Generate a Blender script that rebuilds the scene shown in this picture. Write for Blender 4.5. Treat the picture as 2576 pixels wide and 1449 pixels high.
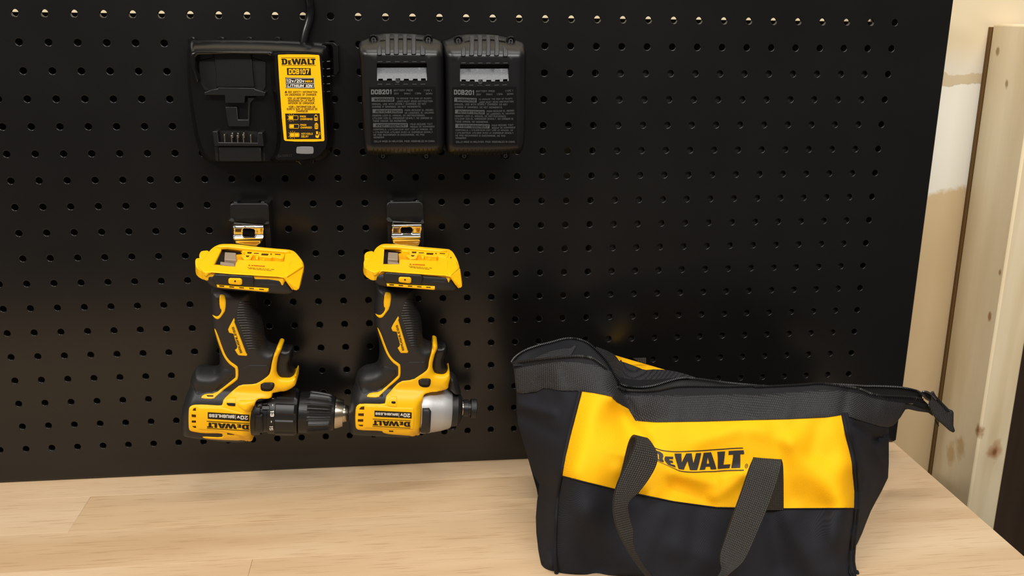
import bpy, bmesh, math, random
import numpy as np
from mathutils import Vector, Matrix, geometry

random.seed(7)
rng = np.random.default_rng(7)
for o in list(bpy.data.objects):
    bpy.data.objects.remove(o)
scene = bpy.context.scene
COL = scene.collection

# ------------------------------------------------------------------ camera
CAM = np.array([0.34570, -0.88950, 0.00510])
FPX = 2255.468
ROT = np.array([[0.99311271, -0.11660412, 0.01142892],
                [-0.02338855, -0.29288783, -0.95586071],
                [0.11480468, 0.94901012, -0.29359783]])
cd = bpy.data.cameras.new('camera')
cam = bpy.data.objects.new('camera', cd)
COL.objects.link(cam)
M4 = Matrix([[ROT[0][0], -ROT[1][0], -ROT[2][0], CAM[0]],
             [ROT[0][1], -ROT[1][1], -ROT[2][1], CAM[1]],
             [ROT[0][2], -ROT[1][2], -ROT[2][2], CAM[2]],
             [0, 0, 0, 1]])
cam.matrix_world = M4
cd.sensor_width = 36.0
cd.lens = FPX / 2576 * 36.0
cd.clip_start = 0.01
scene.camera = cam

# ------------------------------------------------------------------ light
world = bpy.data.worlds.new('room_light')
scene.world = world
world.use_nodes = True
bgn = world.node_tree.nodes['Background']
bgn.inputs[0].default_value = (1.0, 0.93, 0.84, 1)
bgn.inputs[1].default_value = 0.11


def area_light(name, loc, target, sx, sy, power, col):
    l = bpy.data.lights.new(name, 'AREA')
    l.shape = 'RECTANGLE'
    l.size = sx
    l.size_y = sy
    l.energy = power
    l.color = col
    o = bpy.data.objects.new(name, l)
    COL.objects.link(o)
    o.location = loc
    d = Vector(target) - Vector(loc)
    o.rotation_euler = d.to_track_quat('-Z', 'Y').to_euler()
    return o


area_light('ceiling_lamp', (0.60, -1.45, 1.05), (0.5, -0.1, -0.35), 1.5, 0.16, 31, (1.0, 0.962, 0.905))
area_light('ceiling_lamp', (0.55, -0.42, 1.40), (0.55, -0.40, 0.0), 1.5, 0.16, 12, (1.0, 0.96, 0.90))
area_light('ceiling_lamp', (-0.9, -1.0, 0.9), (0.3, -0.1, -0.3), 0.6, 0.16, 17, (1.0, 0.96, 0.90))

vs = scene.view_settings
vs.view_transform = 'Standard'
vs.look = 'None'
vs.exposure = 0.0
vs.gamma = 1.0
vs.use_curve_mapping = False


# ------------------------------------------------------------------ materials
def lin(c):
    out = []
    for v in c:
        v = v / 255.0
        out.append(v / 12.92 if v <= 0.04045 else ((v + 0.055) / 1.055) ** 2.4)
    return (out[0], out[1], out[2], 1.0)


class NT:
    def __init__(self, name):
        self.m = bpy.data.materials.new(name)
        self.m.use_nodes = True
        self.t = self.m.node_tree
        self.b = self.t.nodes['Principled BSDF']

    def n(self, typ, **kw):
        nd = self.t.nodes.new(typ)
        for k, v in kw.items():
            setattr(nd, k, v)
        return nd

    def l(self, a, b):
        self.t.links.new(a, b)

    def val(self, node, **kw):
        for k, v in kw.items():
            node.inputs[k.replace('_', ' ')].default_value = v

    def coord(self, kind='Object', scale=(1, 1, 1), rot=(0, 0, 0)):
        tc = self.n('ShaderNodeTexCoord')
        mp = self.n('ShaderNodeMapping')
        mp.inputs['Scale'].default_value = scale
        mp.inputs['Rotation'].default_value = rot
        self.l(tc.outputs[kind], mp.inputs['Vector'])
        return mp.outputs['Vector']

    def noise(self, vec, scale, detail=3, rough=0.5):
        nd = self.n('ShaderNodeTexNoise')
        nd.inputs['Scale'].default_value = scale
        nd.inputs['Detail'].default_value = detail
        nd.inputs['Roughness'].default_value = rough
        if vec is not None:
            self.l(vec, nd.inputs['Vector'])
        return nd.outputs['Fac']

    def wave(self, vec, scale, direction='X', dist=0, prof='SIN'):
        nd = self.n('ShaderNodeTexWave')
        nd.bands_direction = direction
        nd.wave_profile = prof
        nd.inputs['Scale'].default_value = scale
        nd.inputs['Distortion'].default_value = dist
        self.l(vec, nd.inputs['Vector'])
        return nd.outputs['Fac']

    def ramp(self, fac, stops):
        nd = self.n('ShaderNodeValToRGB')
        el = nd.color_ramp.elements
        while len(el) < len(stops):
            el.new(0.5)
        for e, (p, c) in zip(el, stops):
            e.position = p
            e.color = c if len(c) == 4 else (c[0], c[1], c[2], 1)
        self.l(fac, nd.inputs['Fac'])
        return nd.outputs['Color']

    def math(self, op, a, b=None, c=None):
        nd = self.n('ShaderNodeMath', operation=op)
        for i, v in enumerate((a, b, c)):
            if v is None:
                continue
            if isinstance(v, (int, float)):
                nd.inputs[i].default_value = v
            else:
                self.l(v, nd.inputs[i])
        return nd.outputs[0]

    def mix(self, fac, a, b, blend='MIX'):
        nd = self.n('ShaderNodeMix', data_type='RGBA', blend_type=blend)
        for i, v in ((0, fac), (6, a), (7, b)):
            if isinstance(v, (int, float)):
                nd.inputs[i].default_value = v
            elif isinstance(v, tuple):
                nd.inputs[i].default_value = v
            else:
                self.l(v, nd.inputs[i])
        return nd.outputs[2]

    def bump(self, h, strength, dist):
        nd = self.n('ShaderNodeBump')
        nd.inputs['Strength'].default_value = strength
        nd.inputs['Distance'].default_value = dist
        self.l(h, nd.inputs['Height'])
        self.l(nd.outputs['Normal'], self.b.inputs['Normal'])
        return nd


def plastic(name, c, rough=0.4, spec=0.5, metal=0.0, nscale=0, nstr=0.0, ndist=0.0003, coat=0.0):
    k = NT(name)
    k.b.inputs['Base Color'].default_value = lin(c)
    k.b.inputs['Roughness'].default_value = rough
    k.b.inputs['Metallic'].default_value = metal
    k.b.inputs['Specular IOR Level'].default_value = spec
    if coat:
        k.b.inputs['Coat Weight'].default_value = coat
        k.b.inputs['Coat Roughness'].default_value = 0.1
    if nscale:
        k.bump(k.noise(k.coord(), nscale, 2), nstr, ndist)
    return k.m


MAT = {}
MAT['yellow'] = plastic('yellow_plastic', (250, 190, 8), 0.42, 0.4, nscale=1800, nstr=0.15, ndist=0.0002)
MAT['rubber'] = plastic('black_overmould', (29, 29, 30), 0.48, 0.45, nscale=2200, nstr=0.3, ndist=0.0002)
MAT['black'] = plastic('black_plastic', (17, 17, 18), 0.38, 0.45, nscale=2500, nstr=0.25, ndist=0.0002)
MAT['shell'] = plastic('battery_shell', (15, 15, 17), 0.33, 0.5, nscale=2500, nstr=0.3, ndist=0.0002)
MAT['gloss'] = plastic('glossy_black_plastic', (13, 13, 13), 0.2, 0.5, nscale=1200, nstr=0.05)
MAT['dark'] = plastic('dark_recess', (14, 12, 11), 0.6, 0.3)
MAT['tex'] = plastic('textured_black_plastic', (44, 46, 49), 0.5, 0.5, nscale=1500, nstr=0.6, ndist=0.0004)
MAT['latch'] = plastic('lit_grey_latch', (92, 95, 99), 0.36, 0.5, nscale=1500, nstr=0.6, ndist=0.0004)  # light caught by the latch's upward slope is put into this grey
MAT['chrome'] = plastic('chrome', (225, 222, 215), 0.12, 0.5, 1.0)
MAT['steel'] = plastic('steel', (190, 180, 162), 0.25, 0.5, 1.0)
MAT['dsteel'] = plastic('dark_steel', (120, 120, 122), 0.35, 0.5, 1.0)
MAT['silver'] = plastic('cast_silver', (188, 189, 190), 0.45, 0.5, 0.55, nscale=1600, nstr=0.2, ndist=0.0004)
MAT['contact'] = plastic('grey_contact_block', (150, 132, 112), 0.5, 0.4)
MAT['slot'] = plastic('brown_slot', (70, 42, 8), 0.6, 0.2)
MAT['shaded_yellow'] = plastic('yellow_plastic_in_shade', (236, 160, 8), 0.5, 0.3)  # yellow plastic with the shade of the recessed channel put into its colour
MAT['ink'] = plastic('black_ink', (28, 22, 14), 0.5, 0.3)
MAT['brownink'] = plastic('brown_ink', (90, 50, 10), 0.5, 0.3)
MAT['redink'] = plastic('red_ink', (190, 70, 10), 0.5, 0.3)
MAT['white'] = plastic('white_ink', (225, 222, 212), 0.5, 0.3)
MAT['label_yellow'] = plastic('yellow_label', (250, 186, 8), 0.35, 0.4)
MAT['greyprint'] = plastic('grey_print', (96, 98, 98), 0.5, 0.3)
MAT['dimprint'] = plastic('dim_grey_print', (72, 74, 74), 0.5, 0.3)
MAT['led'] = plastic('clear_grey_lens', (122, 122, 122), 0.25, 0.5)
MAT['logoink'] = plastic('printed_black', (38, 36, 36), 0.6, 0.4)


def board_mat():
    k = NT('powder_coated_steel')
    v = k.coord()
    n1 = k.noise(v, 2200, 2)
    n2 = k.noise(v, 9, 3)
    col = k.ramp(n2, [(0.3, lin((15, 14, 14))), (0.7, lin((18, 17, 16)))])
    k.l(col, k.b.inputs['Base Color'])
    r = k.ramp(n2, [(0.3, (0.23,) * 3), (0.7, (0.28,) * 3)])
    k.l(r, k.b.inputs['Roughness'])
    k.b.inputs['Specular IOR Level'].default_value = 0.5
    k.bump(n1, 0.12, 0.0002)
    return k.m


def wood_mat(name, base, dark, pale, axis=0, fleck=True, seed_by_obj=True, sc=1.0):
    """grain runs along the given object axis"""
    k = NT(name)
    tc = k.n('ShaderNodeTexCoord')
    oi = k.n('ShaderNodeObjectInfo')
    add = k.n('ShaderNodeVectorMath', operation='MULTIPLY_ADD')
    cmb = k.n('ShaderNodeCombineXYZ')
    for i in range(3):
        k.l(oi.outputs['Random'], cmb.inputs[i])
    k.l(cmb.outputs[0], add.inputs[0])
    add.inputs[1].default_value = (7, 5, 9)
    k.l(tc.outputs['Object'], add.inputs[2])

    def mp(s):
        nd = k.n('ShaderNodeMapping')
        nd.inputs['Scale'].default_value = s
        k.l(add.outputs[0], nd.inputs['Vector'])
        return nd.outputs[0]

    def ax(a, b):
        s = [b, b, b]
        s[axis] = a
        return tuple(q * sc for q in s)
    big = k.noise(mp(ax(2.2, 14)), 1.0, 4, 0.55)
    rings = k.wave(mp(ax(1.0, 9)), 1.6, 'Z' if axis != 2 else 'X', 6.0)
    fine = k.noise(mp(ax(8, 260)), 1.0, 3, 0.6)
    fl = k.noise(mp(ax(28, 620)), 1.0, 1, 0.4)
    c1 = k.ramp(big, [(0.30, lin(dark)), (0.5, lin(base)), (0.72, lin(pale))])
    c2 = k.mix(0.16, c1, k.ramp(rings, [(0.0, lin(dark)), (0.6, lin(pale))]))
    c3 = k.mix(k.math('MULTIPLY', fine, 0.26), c2, k.mix(1.0, c2, (0.78, 0.70, 0.60, 1), 'MULTIPLY'))
    if fleck:
        fm = k.ramp(fl, [(0.60, (0, 0, 0)), (0.70, (1, 1, 1))])
        c3 = k.mix(k.math('MULTIPLY', fm, 0.33), c3, k.mix(1.0, c3, (0.55, 0.42, 0.30, 1), 'MULTIPLY'))
    if seed_by_obj:
        hs = k.n('ShaderNodeHueSaturation')
        k.l(c3, hs.inputs['Color'])
        k.l(k.math('MULTIPLY_ADD', oi.outputs['Random'], 0.025, 0.98), hs.inputs['Value'])
        k.l(k.math('MULTIPLY_ADD', oi.outputs['Random'], -0.06, 1.03), hs.inputs['Saturation'])
        c3 = hs.outputs[0]
    k.l(c3, k.b.inputs['Base Color'])
    k.b.inputs['Roughness'].default_value = 0.5
    k.b.inputs['Specular IOR Level'].default_value = 0.35
    k.bump(fine, 0.08, 0.0005)
    return k


def stud_mat():
    k = wood_mat('pine_stud', (224, 206, 170), (198, 172, 130), (236, 222, 192), 2, False, False)
    # knots and stains of the pine, fixed on the board
    src = k.b.inputs['Base Color'].links[0].from_socket
    tc = k.n('ShaderNodeTexCoord')
    col = src
    knots = [((1.020, -0.02, -0.478), 0.010, (0.62, 0.42, 0.32)), ((1.020, -0.02, -0.478), 0.004, (0.55, 0.40, 0.32)), ((0.9985, -0.016, -0.452), 0.0065, (0.40, 0.24, 0.14)),
             ((0.993, -0.006, -0.315), 0.004, (0.5, 0.33, 0.2)), ((0.990, -0.012, -0.262), 0.0035, (0.45, 0.3, 0.18)), ((0.992, 0.004, -0.36), 0.0035, (0.5, 0.33, 0.2)),
             ((0.999, 0.012, -0.487), 0.012, (0.74, 0.62, 0.48)), ((0.999, 0.03, -0.505), 0.012, (0.78, 0.66, 0.52)), ((0.989, 0.05, -0.030), 0.0038, (0.45, 0.38, 0.28)),
             ((0.989, 0.025, -0.062), 0.0038, (0.45, 0.38, 0.28))]
    nz = k.noise(tc.outputs['Object'], 90, 3)
    for p, r, mcol in knots:
        d = k.n('ShaderNodeVectorMath', operation='SUBTRACT')
        k.l(tc.outputs['Object'], d.inputs[0])
        d.inputs[1].default_value = p
        sc = k.n('ShaderNodeVectorMath', operation='MULTIPLY')
        k.l(d.outputs[0], sc.inputs[0])
        sc.inputs[1].default_value = (1, 1, 0.65)
        ln = k.n('ShaderNodeVectorMath', operation='LENGTH')
        k.l(sc.outputs[0], ln.inputs[0])
        t = k.math('DIVIDE', ln.outputs['Value'], r)
        t = k.math('ADD', t, k.math('MULTIPLY_ADD', nz, 1.2, -0.6))
        f = k.ramp(t, [(0.45, (1, 1, 1)), (1.0, (0, 0, 0))])
        col = k.mix(f, col, k.mix(1.0, col, mcol + (1,), 'MULTIPLY'))
    # resin streak along the arris
    k.l(col, k.b.inputs['Base Color'])
    return k.m


def wall_mat():
    k = NT('patched_drywall')
    tc = k.n('ShaderNodeTexCoord')
    sx = k.n('ShaderNodeSeparateXYZ')
    k.l(tc.outputs['Object'], sx.inputs[0])
    n1 = k.noise(k.coord('Object', (60, 60, 25)), 1.0, 4, 0.6)
    n2 = k.noise(k.coord('Object', (150, 150, 110)), 1.0, 3, 0.6)
    n3 = k.noise(k.coord('Object', (8, 8, 6)), 1.0, 3)
    z = k.math('ADD', sx.outputs['Z'], k.math('MULTIPLY_ADD', n1, 0.016, -0.008))
    zf = k.math('ADD', sx.outputs['Z'], k.math('MULTIPLY_ADD', n2, 0.012, -0.006))
    tan_lo = k.ramp(n3, [(0.3, lin((206, 180, 138))), (0.7, lin((214, 190, 150)))])
    tan_hi = k.ramp(n3, [(0.3, lin((222, 203, 166))), (0.7, lin((230, 214, 182)))])
    white = k.ramp(n3, [(0.3, lin((233, 229, 214))), (0.7, lin((238, 235, 224)))])
    skim = lin((224, 216, 198))

    def step(val, edge, w):
        nd = k.n('ShaderNodeMapRange')
        nd.inputs['From Min'].default_value = edge - w
        nd.inputs['From Max'].default_value = edge + w
        k.l(val, nd.inputs['Value'])
        return nd.outputs[0]
    # the patch slopes down to the left a little
    zl = k.math('SUBTRACT', zf, k.math('MULTIPLY', k.math('SUBTRACT', sx.outputs['X'], 0.965), 0.22))
    c = k.mix(step(zl, -0.186, 0.003), tan_lo, white)
    c = k.mix(step(z, -0.0665, 0.0006), c, lin((205, 188, 156)))
    c = k.mix(step(z, -0.0545, 0.0006), c, skim)
    c = k.mix(step(z, -0.035, 0.014), c, tan_hi)
    k.l(c, k.b.inputs['Base Color'])
    k.b.inputs['Roughness'].default_value = 0.6
    hh = k.math('ADD', step(z, -0.0665, 0.0006), k.math('MULTIPLY', n1, 0.3))
    k.bump(hh, 0.25, 0.0008)
    return k.m


def fabric_mat(name, c, twill=0.0012, rough=0.75, bumpd=0.0004, ang=0.6, contrast=0.14, spec=0.16):
    k = NT(name)
    v = k.coord('UV', (1, 1, 1), (0, 0, ang))
    w1 = k.wave(v, 0.314 / twill, 'X', 0.5)
    n = k.noise(k.coord('UV', (1, 1, 1)), 1500, 2)
    n2 = k.noise(k.coord('UV', (1, 1, 1)), 25, 3)
    h = k.math('ADD', w1, k.math('MULTIPLY', n, 0.8))
    col = lin(c)
    dk = tuple(q * (1 - contrast * 2) for q in col[:3]) + (1,)
    f = k.math('MULTIPLY_ADD', h, 0.5, 0.0)
    cc = k.mix(f, dk, col)
    lt = tuple(min(1, q * 1.12) for q in col[:3]) + (1,)
    cc = k.mix(k.math('MULTIPLY', n2, 0.4), cc, k.mix(0.5, cc, lt))
    k.l(cc, k.b.inputs['Base Color'])
    k.b.inputs['Roughness'].default_value = rough
    k.b.inputs['Specular IOR Level'].default_value = spec
    k.bump(h, 0.28, bumpd)
    return k.m


def webbing_mat(name, c, pitch=0.0014):
    """woven strap: ribs across v, knots along; uv in metres (u along the strap)"""
    k = NT(name)
    v = k.coord('UV')
    w1 = k.wave(v, 0.314 / pitch, 'X', 0.6)
    w2 = k.wave(v, 0.314 / (pitch * 0.8), 'Y', 1.2)
    n = k.noise(v, 900, 2)
    h = k.math('ADD', k.math('MULTIPLY', w1, w2), k.math('MULTIPLY', n, 0.5))
    col = lin(c)
    f = k.ramp(h, [(0.15, (0, 0, 0)), (0.9, (1, 1, 1))])
    cc = k.mix(f, tuple(q * 0.22 for q in col[:3]) + (1,), tuple(min(1, q * 2.6) for q in col[:3]) + (1,))
    k.l(cc, k.b.inputs['Base Color'])
    k.b.inputs['Roughness'].default_value = 0.6
    k.b.inputs['Specular IOR Level'].default_value = 0.4
    k.bump(h, 0.9, 0.0006)
    return k.m


MAT['board'] = board_mat()
MAT['bench'] = wood_mat('rubberwood', (207, 178, 143), (194, 163, 126), (219, 194, 161), 0).m
MAT['stud'] = stud_mat()
MAT['wall'] = wall_mat()
MAT['unlit_brown'] = wood_mat('unlit_dark_wall', (58, 44, 33), (44, 33, 25), (70, 54, 40), 2, False).m
MAT['floor'] = plastic('grey_concrete', (120, 116, 110), 0.8, 0.3, nscale=30, nstr=0.2)
MAT['frame'] = plastic('black_steel_frame', (24, 23, 22), 0.4, 0.5)
MAT['yfab'] = fabric_mat('yellow_canvas', (250, 184, 12), 0.0010, 0.7, 0.0003, 0.75, 0.03)
MAT['bfab'] = fabric_mat('black_canvas', (41, 42, 48), 0.0011, 0.8, 0.0003, 0.75, 0.32)
MAT['tape'] = fabric_mat('black_zip_tape', (32, 32, 36), 0.0010, 0.7, 0.0003, 0.9, 0.2)
MAT['web'] = webbing_mat('black_webbing', (38, 38, 40), 0.0016)
MAT['strap'] = webbing_mat('black_strap_webbing', (42, 40, 37), 0.0018)
MAT['teeth'] = plastic('black_nylon_teeth', (24, 24, 26), 0.35, 0.5)
MAT['cable'] = plastic('black_cable', (12, 13, 15), 0.25, 0.5)


# ------------------------------------------------------------------ projection helpers
def rays(P):
    P = np.atleast_2d(np.asarray(P, float))
    d = np.c_[(P[:, 0] - 1288) / FPX, (P[:, 1] - 724.5) / FPX, np.ones(len(P))]
    return d @ ROT


def hit_y(P, y):
    """points of the photograph's sight lines on the vertical planes at depth y"""
    r = rays(P)
    t = (np.asarray(y) - CAM[1]) / r[:, 1]
    return CAM + r * t[:, None]


def hit_surf(P, fy, it=6):
    """fy(x, z) -> y"""
    y = np.full(len(np.atleast_2d(P)), -0.05)
    for _ in range(it):
        w = hit_y(P, y)
        y = fy(w[:, 0], w[:, 2])
    return hit_y(P, y)


def hit_plane(P, p0, n):
    r = rays(P)
    n = np.asarray(n, float)
    t = ((np.asarray(p0) - CAM) @ n) / (r @ n)
    return CAM + r * t[:, None]


def cv(s, ox, oy):
    return lambda pts: np.array([(ox + x / s, oy + y / s) for x, y in pts])


K1 = cv(4.025, 450, 70)
K2 = cv(4.026, 880, 60)
A1 = cv(4.261, 440, 490)
B1 = cv(4.261, 440, 790)
A2 = cv(4.261, 870, 490)
B2 = cv(4.2625, 860, 790)
G7 = cv(2.3033, 1260, 820)
G8 = cv(2.3032, 1800, 820)
Z1 = cv(7.246, 1270, 830)
Z2 = cv(5.724, 1500, 870)
Z3 = cv(7.244, 2080, 940)
Z4 = cv(3.926, 1540, 1080)
HK = cv(7.243, 560, 500)
CH = cv(5.175, 470, 130)
PX = lambda pts: np.array(pts, float)


def inside(P, loops):
    c = np.zeros(len(P), bool)
    for L in loops:
        a = L
        b = np.roll(L, -1, 0)
        for (x1, y1), (x2, y2) in zip(a, b):
            if y1 == y2:
                continue
            cond = (y1 > P[:, 1]) != (y2 > P[:, 1])
            xi = (x2 - x1) * (P[:, 1] - y1) / (y2 - y1) + x1
            c ^= cond & (P[:, 0] < xi)
    return c


def dist(P, loops):
    best = np.full(len(P), 1e9)
    for L in loops:
        a = L
        b = np.roll(L, -1, 0)
        for p, q in zip(a, b):
            d = q - p
            ll = (d @ d) or 1e-18
            t = np.clip(((P - p) @ d) / ll, 0, 1)
            e = P - (p + t[:, None] * d)
            best = np.minimum(best, (e * e).sum(1))
    return np.sqrt(best)


def chaikin(L, it=1, w=0.25, closed=True):
    L = np.asarray(L, float)
    for _ in range(it):
        if closed:
            n = np.roll(L, -1, 0)
            L = np.stack([L * (1 - w) + n * w, L * w + n * (1 - w)], 1).reshape(-1, L.shape[1])
        else:
            n = L[1:]
            p = L[:-1]
            mid = np.stack([p * (1 - w) + n * w, p * w + n * (1 - w)], 1).reshape(-1, L.shape[1])
            L = np.vstack([L[:1], mid, L[-1:]])
    return L


def resample(L, ds, closed=True):
    L = np.asarray(L, float)
    if closed:
        L = np.vstack([L, L[:1]])
    out = []
    for p, q in zip(L[:-1], L[1:]):
        m = max(1, int(math.ceil(np.linalg.norm(q - p) / ds)))
        for i in range(m):
            out.append(p + (q - p) * i / m)
    if not closed:
        out.append(L[-1])
    return np.array(out)


def respline(L, n):
    """n points evenly along an open polyline"""
    L = np.asarray(L, float)
    s = np.r_[0, np.cumsum(np.linalg.norm(np.diff(L, axis=0), axis=1))]
    t = np.linspace(0, s[-1], n)
    return np.stack([np.interp(t, s, L[:, i]) for i in range(L.shape[1])], 1)


def cdt(loops, extra):
    """triangulate loops (even-odd) with extra interior points -> pts, tris, loops index lists"""
    pts = []
    edges = []
    idx = []
    for L in loops:
        o = len(pts)
        m = len(L)
        pts += [Vector((float(p[0]), float(p[1]))) for p in L]
        edges += [(o + i, o + (i + 1) % m) for i in range(m)]
        idx.append((o, m))
    pts += [Vector((float(p[0]), float(p[1]))) for p in extra]
    V, E, Fc, ov, oe, of = geometry.delaunay_2d_cdt(pts, edges, [], 0, 1e-9)
    V = np.array([(v[0], v[1]) for v in V])
    T = np.array([f for f in Fc if len(f) == 3])
    cen = V[T].mean(1)
    T = T[inside(cen, loops)]
    a, b, c = V[T[:, 0]], V[T[:, 1]], V[T[:, 2]]
    ar = (b[:, 0] - a[:, 0]) * (c[:, 1] - a[:, 1]) - (b[:, 1] - a[:, 1]) * (c[:, 0] - a[:, 0])
    T[ar < 0] = T[ar < 0][:, ::-1]
    return V, T


# ------------------------------------------------------------------ object helpers
def root_of(o):
    while o.parent:
        o = o.parent
    return o


BASE = {}


def thing(name, label, cat, loc, group=None):
    o = bpy.data.objects.new(name, None)
    COL.objects.link(o)
    o.location = loc
    o.empty_display_size = 0.02
    BASE[o.name] = np.array(loc, float)
    o['label'] = label
    o['category'] = cat
    if group:
        o['group'] = group
    return o


def obj(name, verts, faces, mat, parent=None, smooth=True, sharp=35, uv=None, bev=0, loc=None, label=None):
    me = bpy.data.meshes.new(name)
    verts = np.asarray(verts, float)
    if parent is not None:
        base = BASE[root_of(parent).name]
    else:
        base = np.array(loc if loc is not None else verts.mean(0), float)
    me.from_pydata([tuple(v) for v in (verts - base)], [], [tuple(int(i) for i in f) for f in faces])
    me.update()
    if uv is not None:
        ul = me.uv_layers.new(name='uv')
        li = np.zeros(len(me.loops), int)
        me.loops.foreach_get('vertex_index', li)
        ul.data.foreach_set('uv', np.asarray(uv, float)[li].ravel())
    if smooth:
        me.polygons.foreach_set('use_smooth', [True] * len(me.polygons))
        if sharp:
            me.set_sharp_from_angle(angle=math.radians(sharp))
    me.materials.append(MAT[mat] if isinstance(mat, str) else mat)
    o = bpy.data.objects.new(name, me)
    COL.objects.link(o)
    if parent is not None:
        o.parent = parent
    else:
        o.location = base
        BASE[o.name] = base
    if bev:
        b = o.modifiers.new('bevel', 'BEVEL')
        b.width = bev
        b.segments = 2
        b.limit_method = 'ANGLE'
        b.angle_limit = math.radians(40)
    if label:
        o['label'] = label
    return o


def tag(o, label, cat=None, group=None, kind=None):
    o['label'] = label
    if cat:
        o['category'] = cat
    if group:
        o['group'] = group
    if kind:
        o['kind'] = kind
    return o


class MB:
    """collects shapes into one mesh"""

    def __init__(self):
        self.v = []
        self.f = []

    def add(self, v, f):
        o = len(self.v)
        self.v += [tuple(p) for p in v]
        self.f += [tuple(i + o for i in q) for q in f]

    def box(self, x0, x1, y0, y1, z0, z1):
        self.add([(x0, y0, z0), (x1, y0, z0), (x1, y1, z0), (x0, y1, z0), (x0, y0, z1), (x1, y0, z1), (x1, y1, z1), (x0, y1, z1)],
                 [(0, 3, 2, 1), (4, 5, 6, 7), (0, 1, 5, 4), (1, 2, 6, 5), (2, 3, 7, 6), (3, 0, 4, 7)])

    def tube(self, pts, r, n=10, caps=True):
        pts = [np.array(p, float) for p in pts]
        m = len(pts)
        up = np.array([0.123, 0.3, 0.94])
        rr = r if hasattr(r, '__len__') else [r] * m
        V = []
        prev = None
        for i, p in enumerate(pts):
            t = pts[min(i + 1, m - 1)] - pts[max(i - 1, 0)]
            t /= np.linalg.norm(t) + 1e-12
            a = np.cross(t, up) if prev is None else prev - t * (prev @ t)
            a /= np.linalg.norm(a) + 1e-12
            prev = a
            b = np.cross(t, a)
            for k in range(n):
                q = 2 * math.pi * k / n
                V.append(p + rr[i] * (a * math.cos(q) + b * math.sin(q)))
        Fc = []
        for i in range(m - 1):
            for k in range(n):
                Fc.append((i * n + k, i * n + (k + 1) % n, (i + 1) * n + (k + 1) % n, (i + 1) * n + k))
        if caps:
            Fc.append(tuple(range(n))[::-1])
            Fc.append(tuple((m - 1) * n + k for k in range(n)))
        self.add(V, Fc)

    def lathe(self, p0, axis, prof, n=32, rfun=None):
        """prof: list of (distance along axis, radius)"""
        p0 = np.array(p0, float)
        ax = np.array(axis, float)
        ax /= np.linalg.norm(ax)
        a = np.cross(ax, [0, 1, 0])
        if np.linalg.norm(a) < 0.1:
            a = np.cross(ax, [0, 0, 1])
        a /= np.linalg.norm(a)
        b = np.cross(ax, a)
        V = []
        for s, r in prof:
            for k in range(n):
                q = 2 * math.pi * k / n
                rr = r if rfun is None else rfun(s, q, r)
                V.append(p0 + ax * s + rr * (a * math.cos(q) + b * math.sin(q)))
        m = len(prof)
        Fc = []
        for i in range(m - 1):
            for k in range(n):
                Fc.append((i * n + k, (i + 1) * n + k, (i + 1) * n + (k + 1) % n, i * n + (k + 1) % n))
        Fc.append(tuple(range(n)))
        Fc.append(tuple((m - 1) * n + k for k in range(n))[::-1])
        self.add(V, Fc)

    def hull(self, pts):
        bm = bmesh.new()
        for p in pts:
            bm.verts.new(tuple(p))
        r = bmesh.ops.convex_hull(bm, input=bm.verts)
        junk = [g for g in r['geom_interior'] if isinstance(g, bmesh.types.BMVert)]
        if junk:
            bmesh.ops.delete(bm, geom=junk, context='VERTS')
        bmesh.ops.recalc_face_normals(bm, faces=bm.faces)
        bm.verts.index_update()
        self.add([tuple(v.co) for v in bm.verts], [tuple(v.index for v in f.verts) for f in bm.faces])
        bm.free()

    def build(self, name, mat, parent=None, **kw):
        return obj(name, self.v, self.f, mat, parent, **kw)


def add_closed(front, back, T, bnd):
    """vertices+faces of a closed shell from front/back vertex arrays, same triangles, boundary index loops"""
    n = len(front)
    V = np.vstack([front, back])
    Fc = [tuple(t) for t in T] + [(t[2] + n, t[1] + n, t[0] + n) for t in T]
    for (i, j) in bnd:
        Fc.append((j, i, i + n, j + n))
    return V, Fc


def boundary(T):
    cnt = {}
    for t in T:
        for i in range(3):
            e = (t[i], t[(i + 1) % 3])
            cnt[e] = cnt.get(e, 0) + 1
    return [e for e in cnt if (e[1], e[0]) not in cnt]


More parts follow.
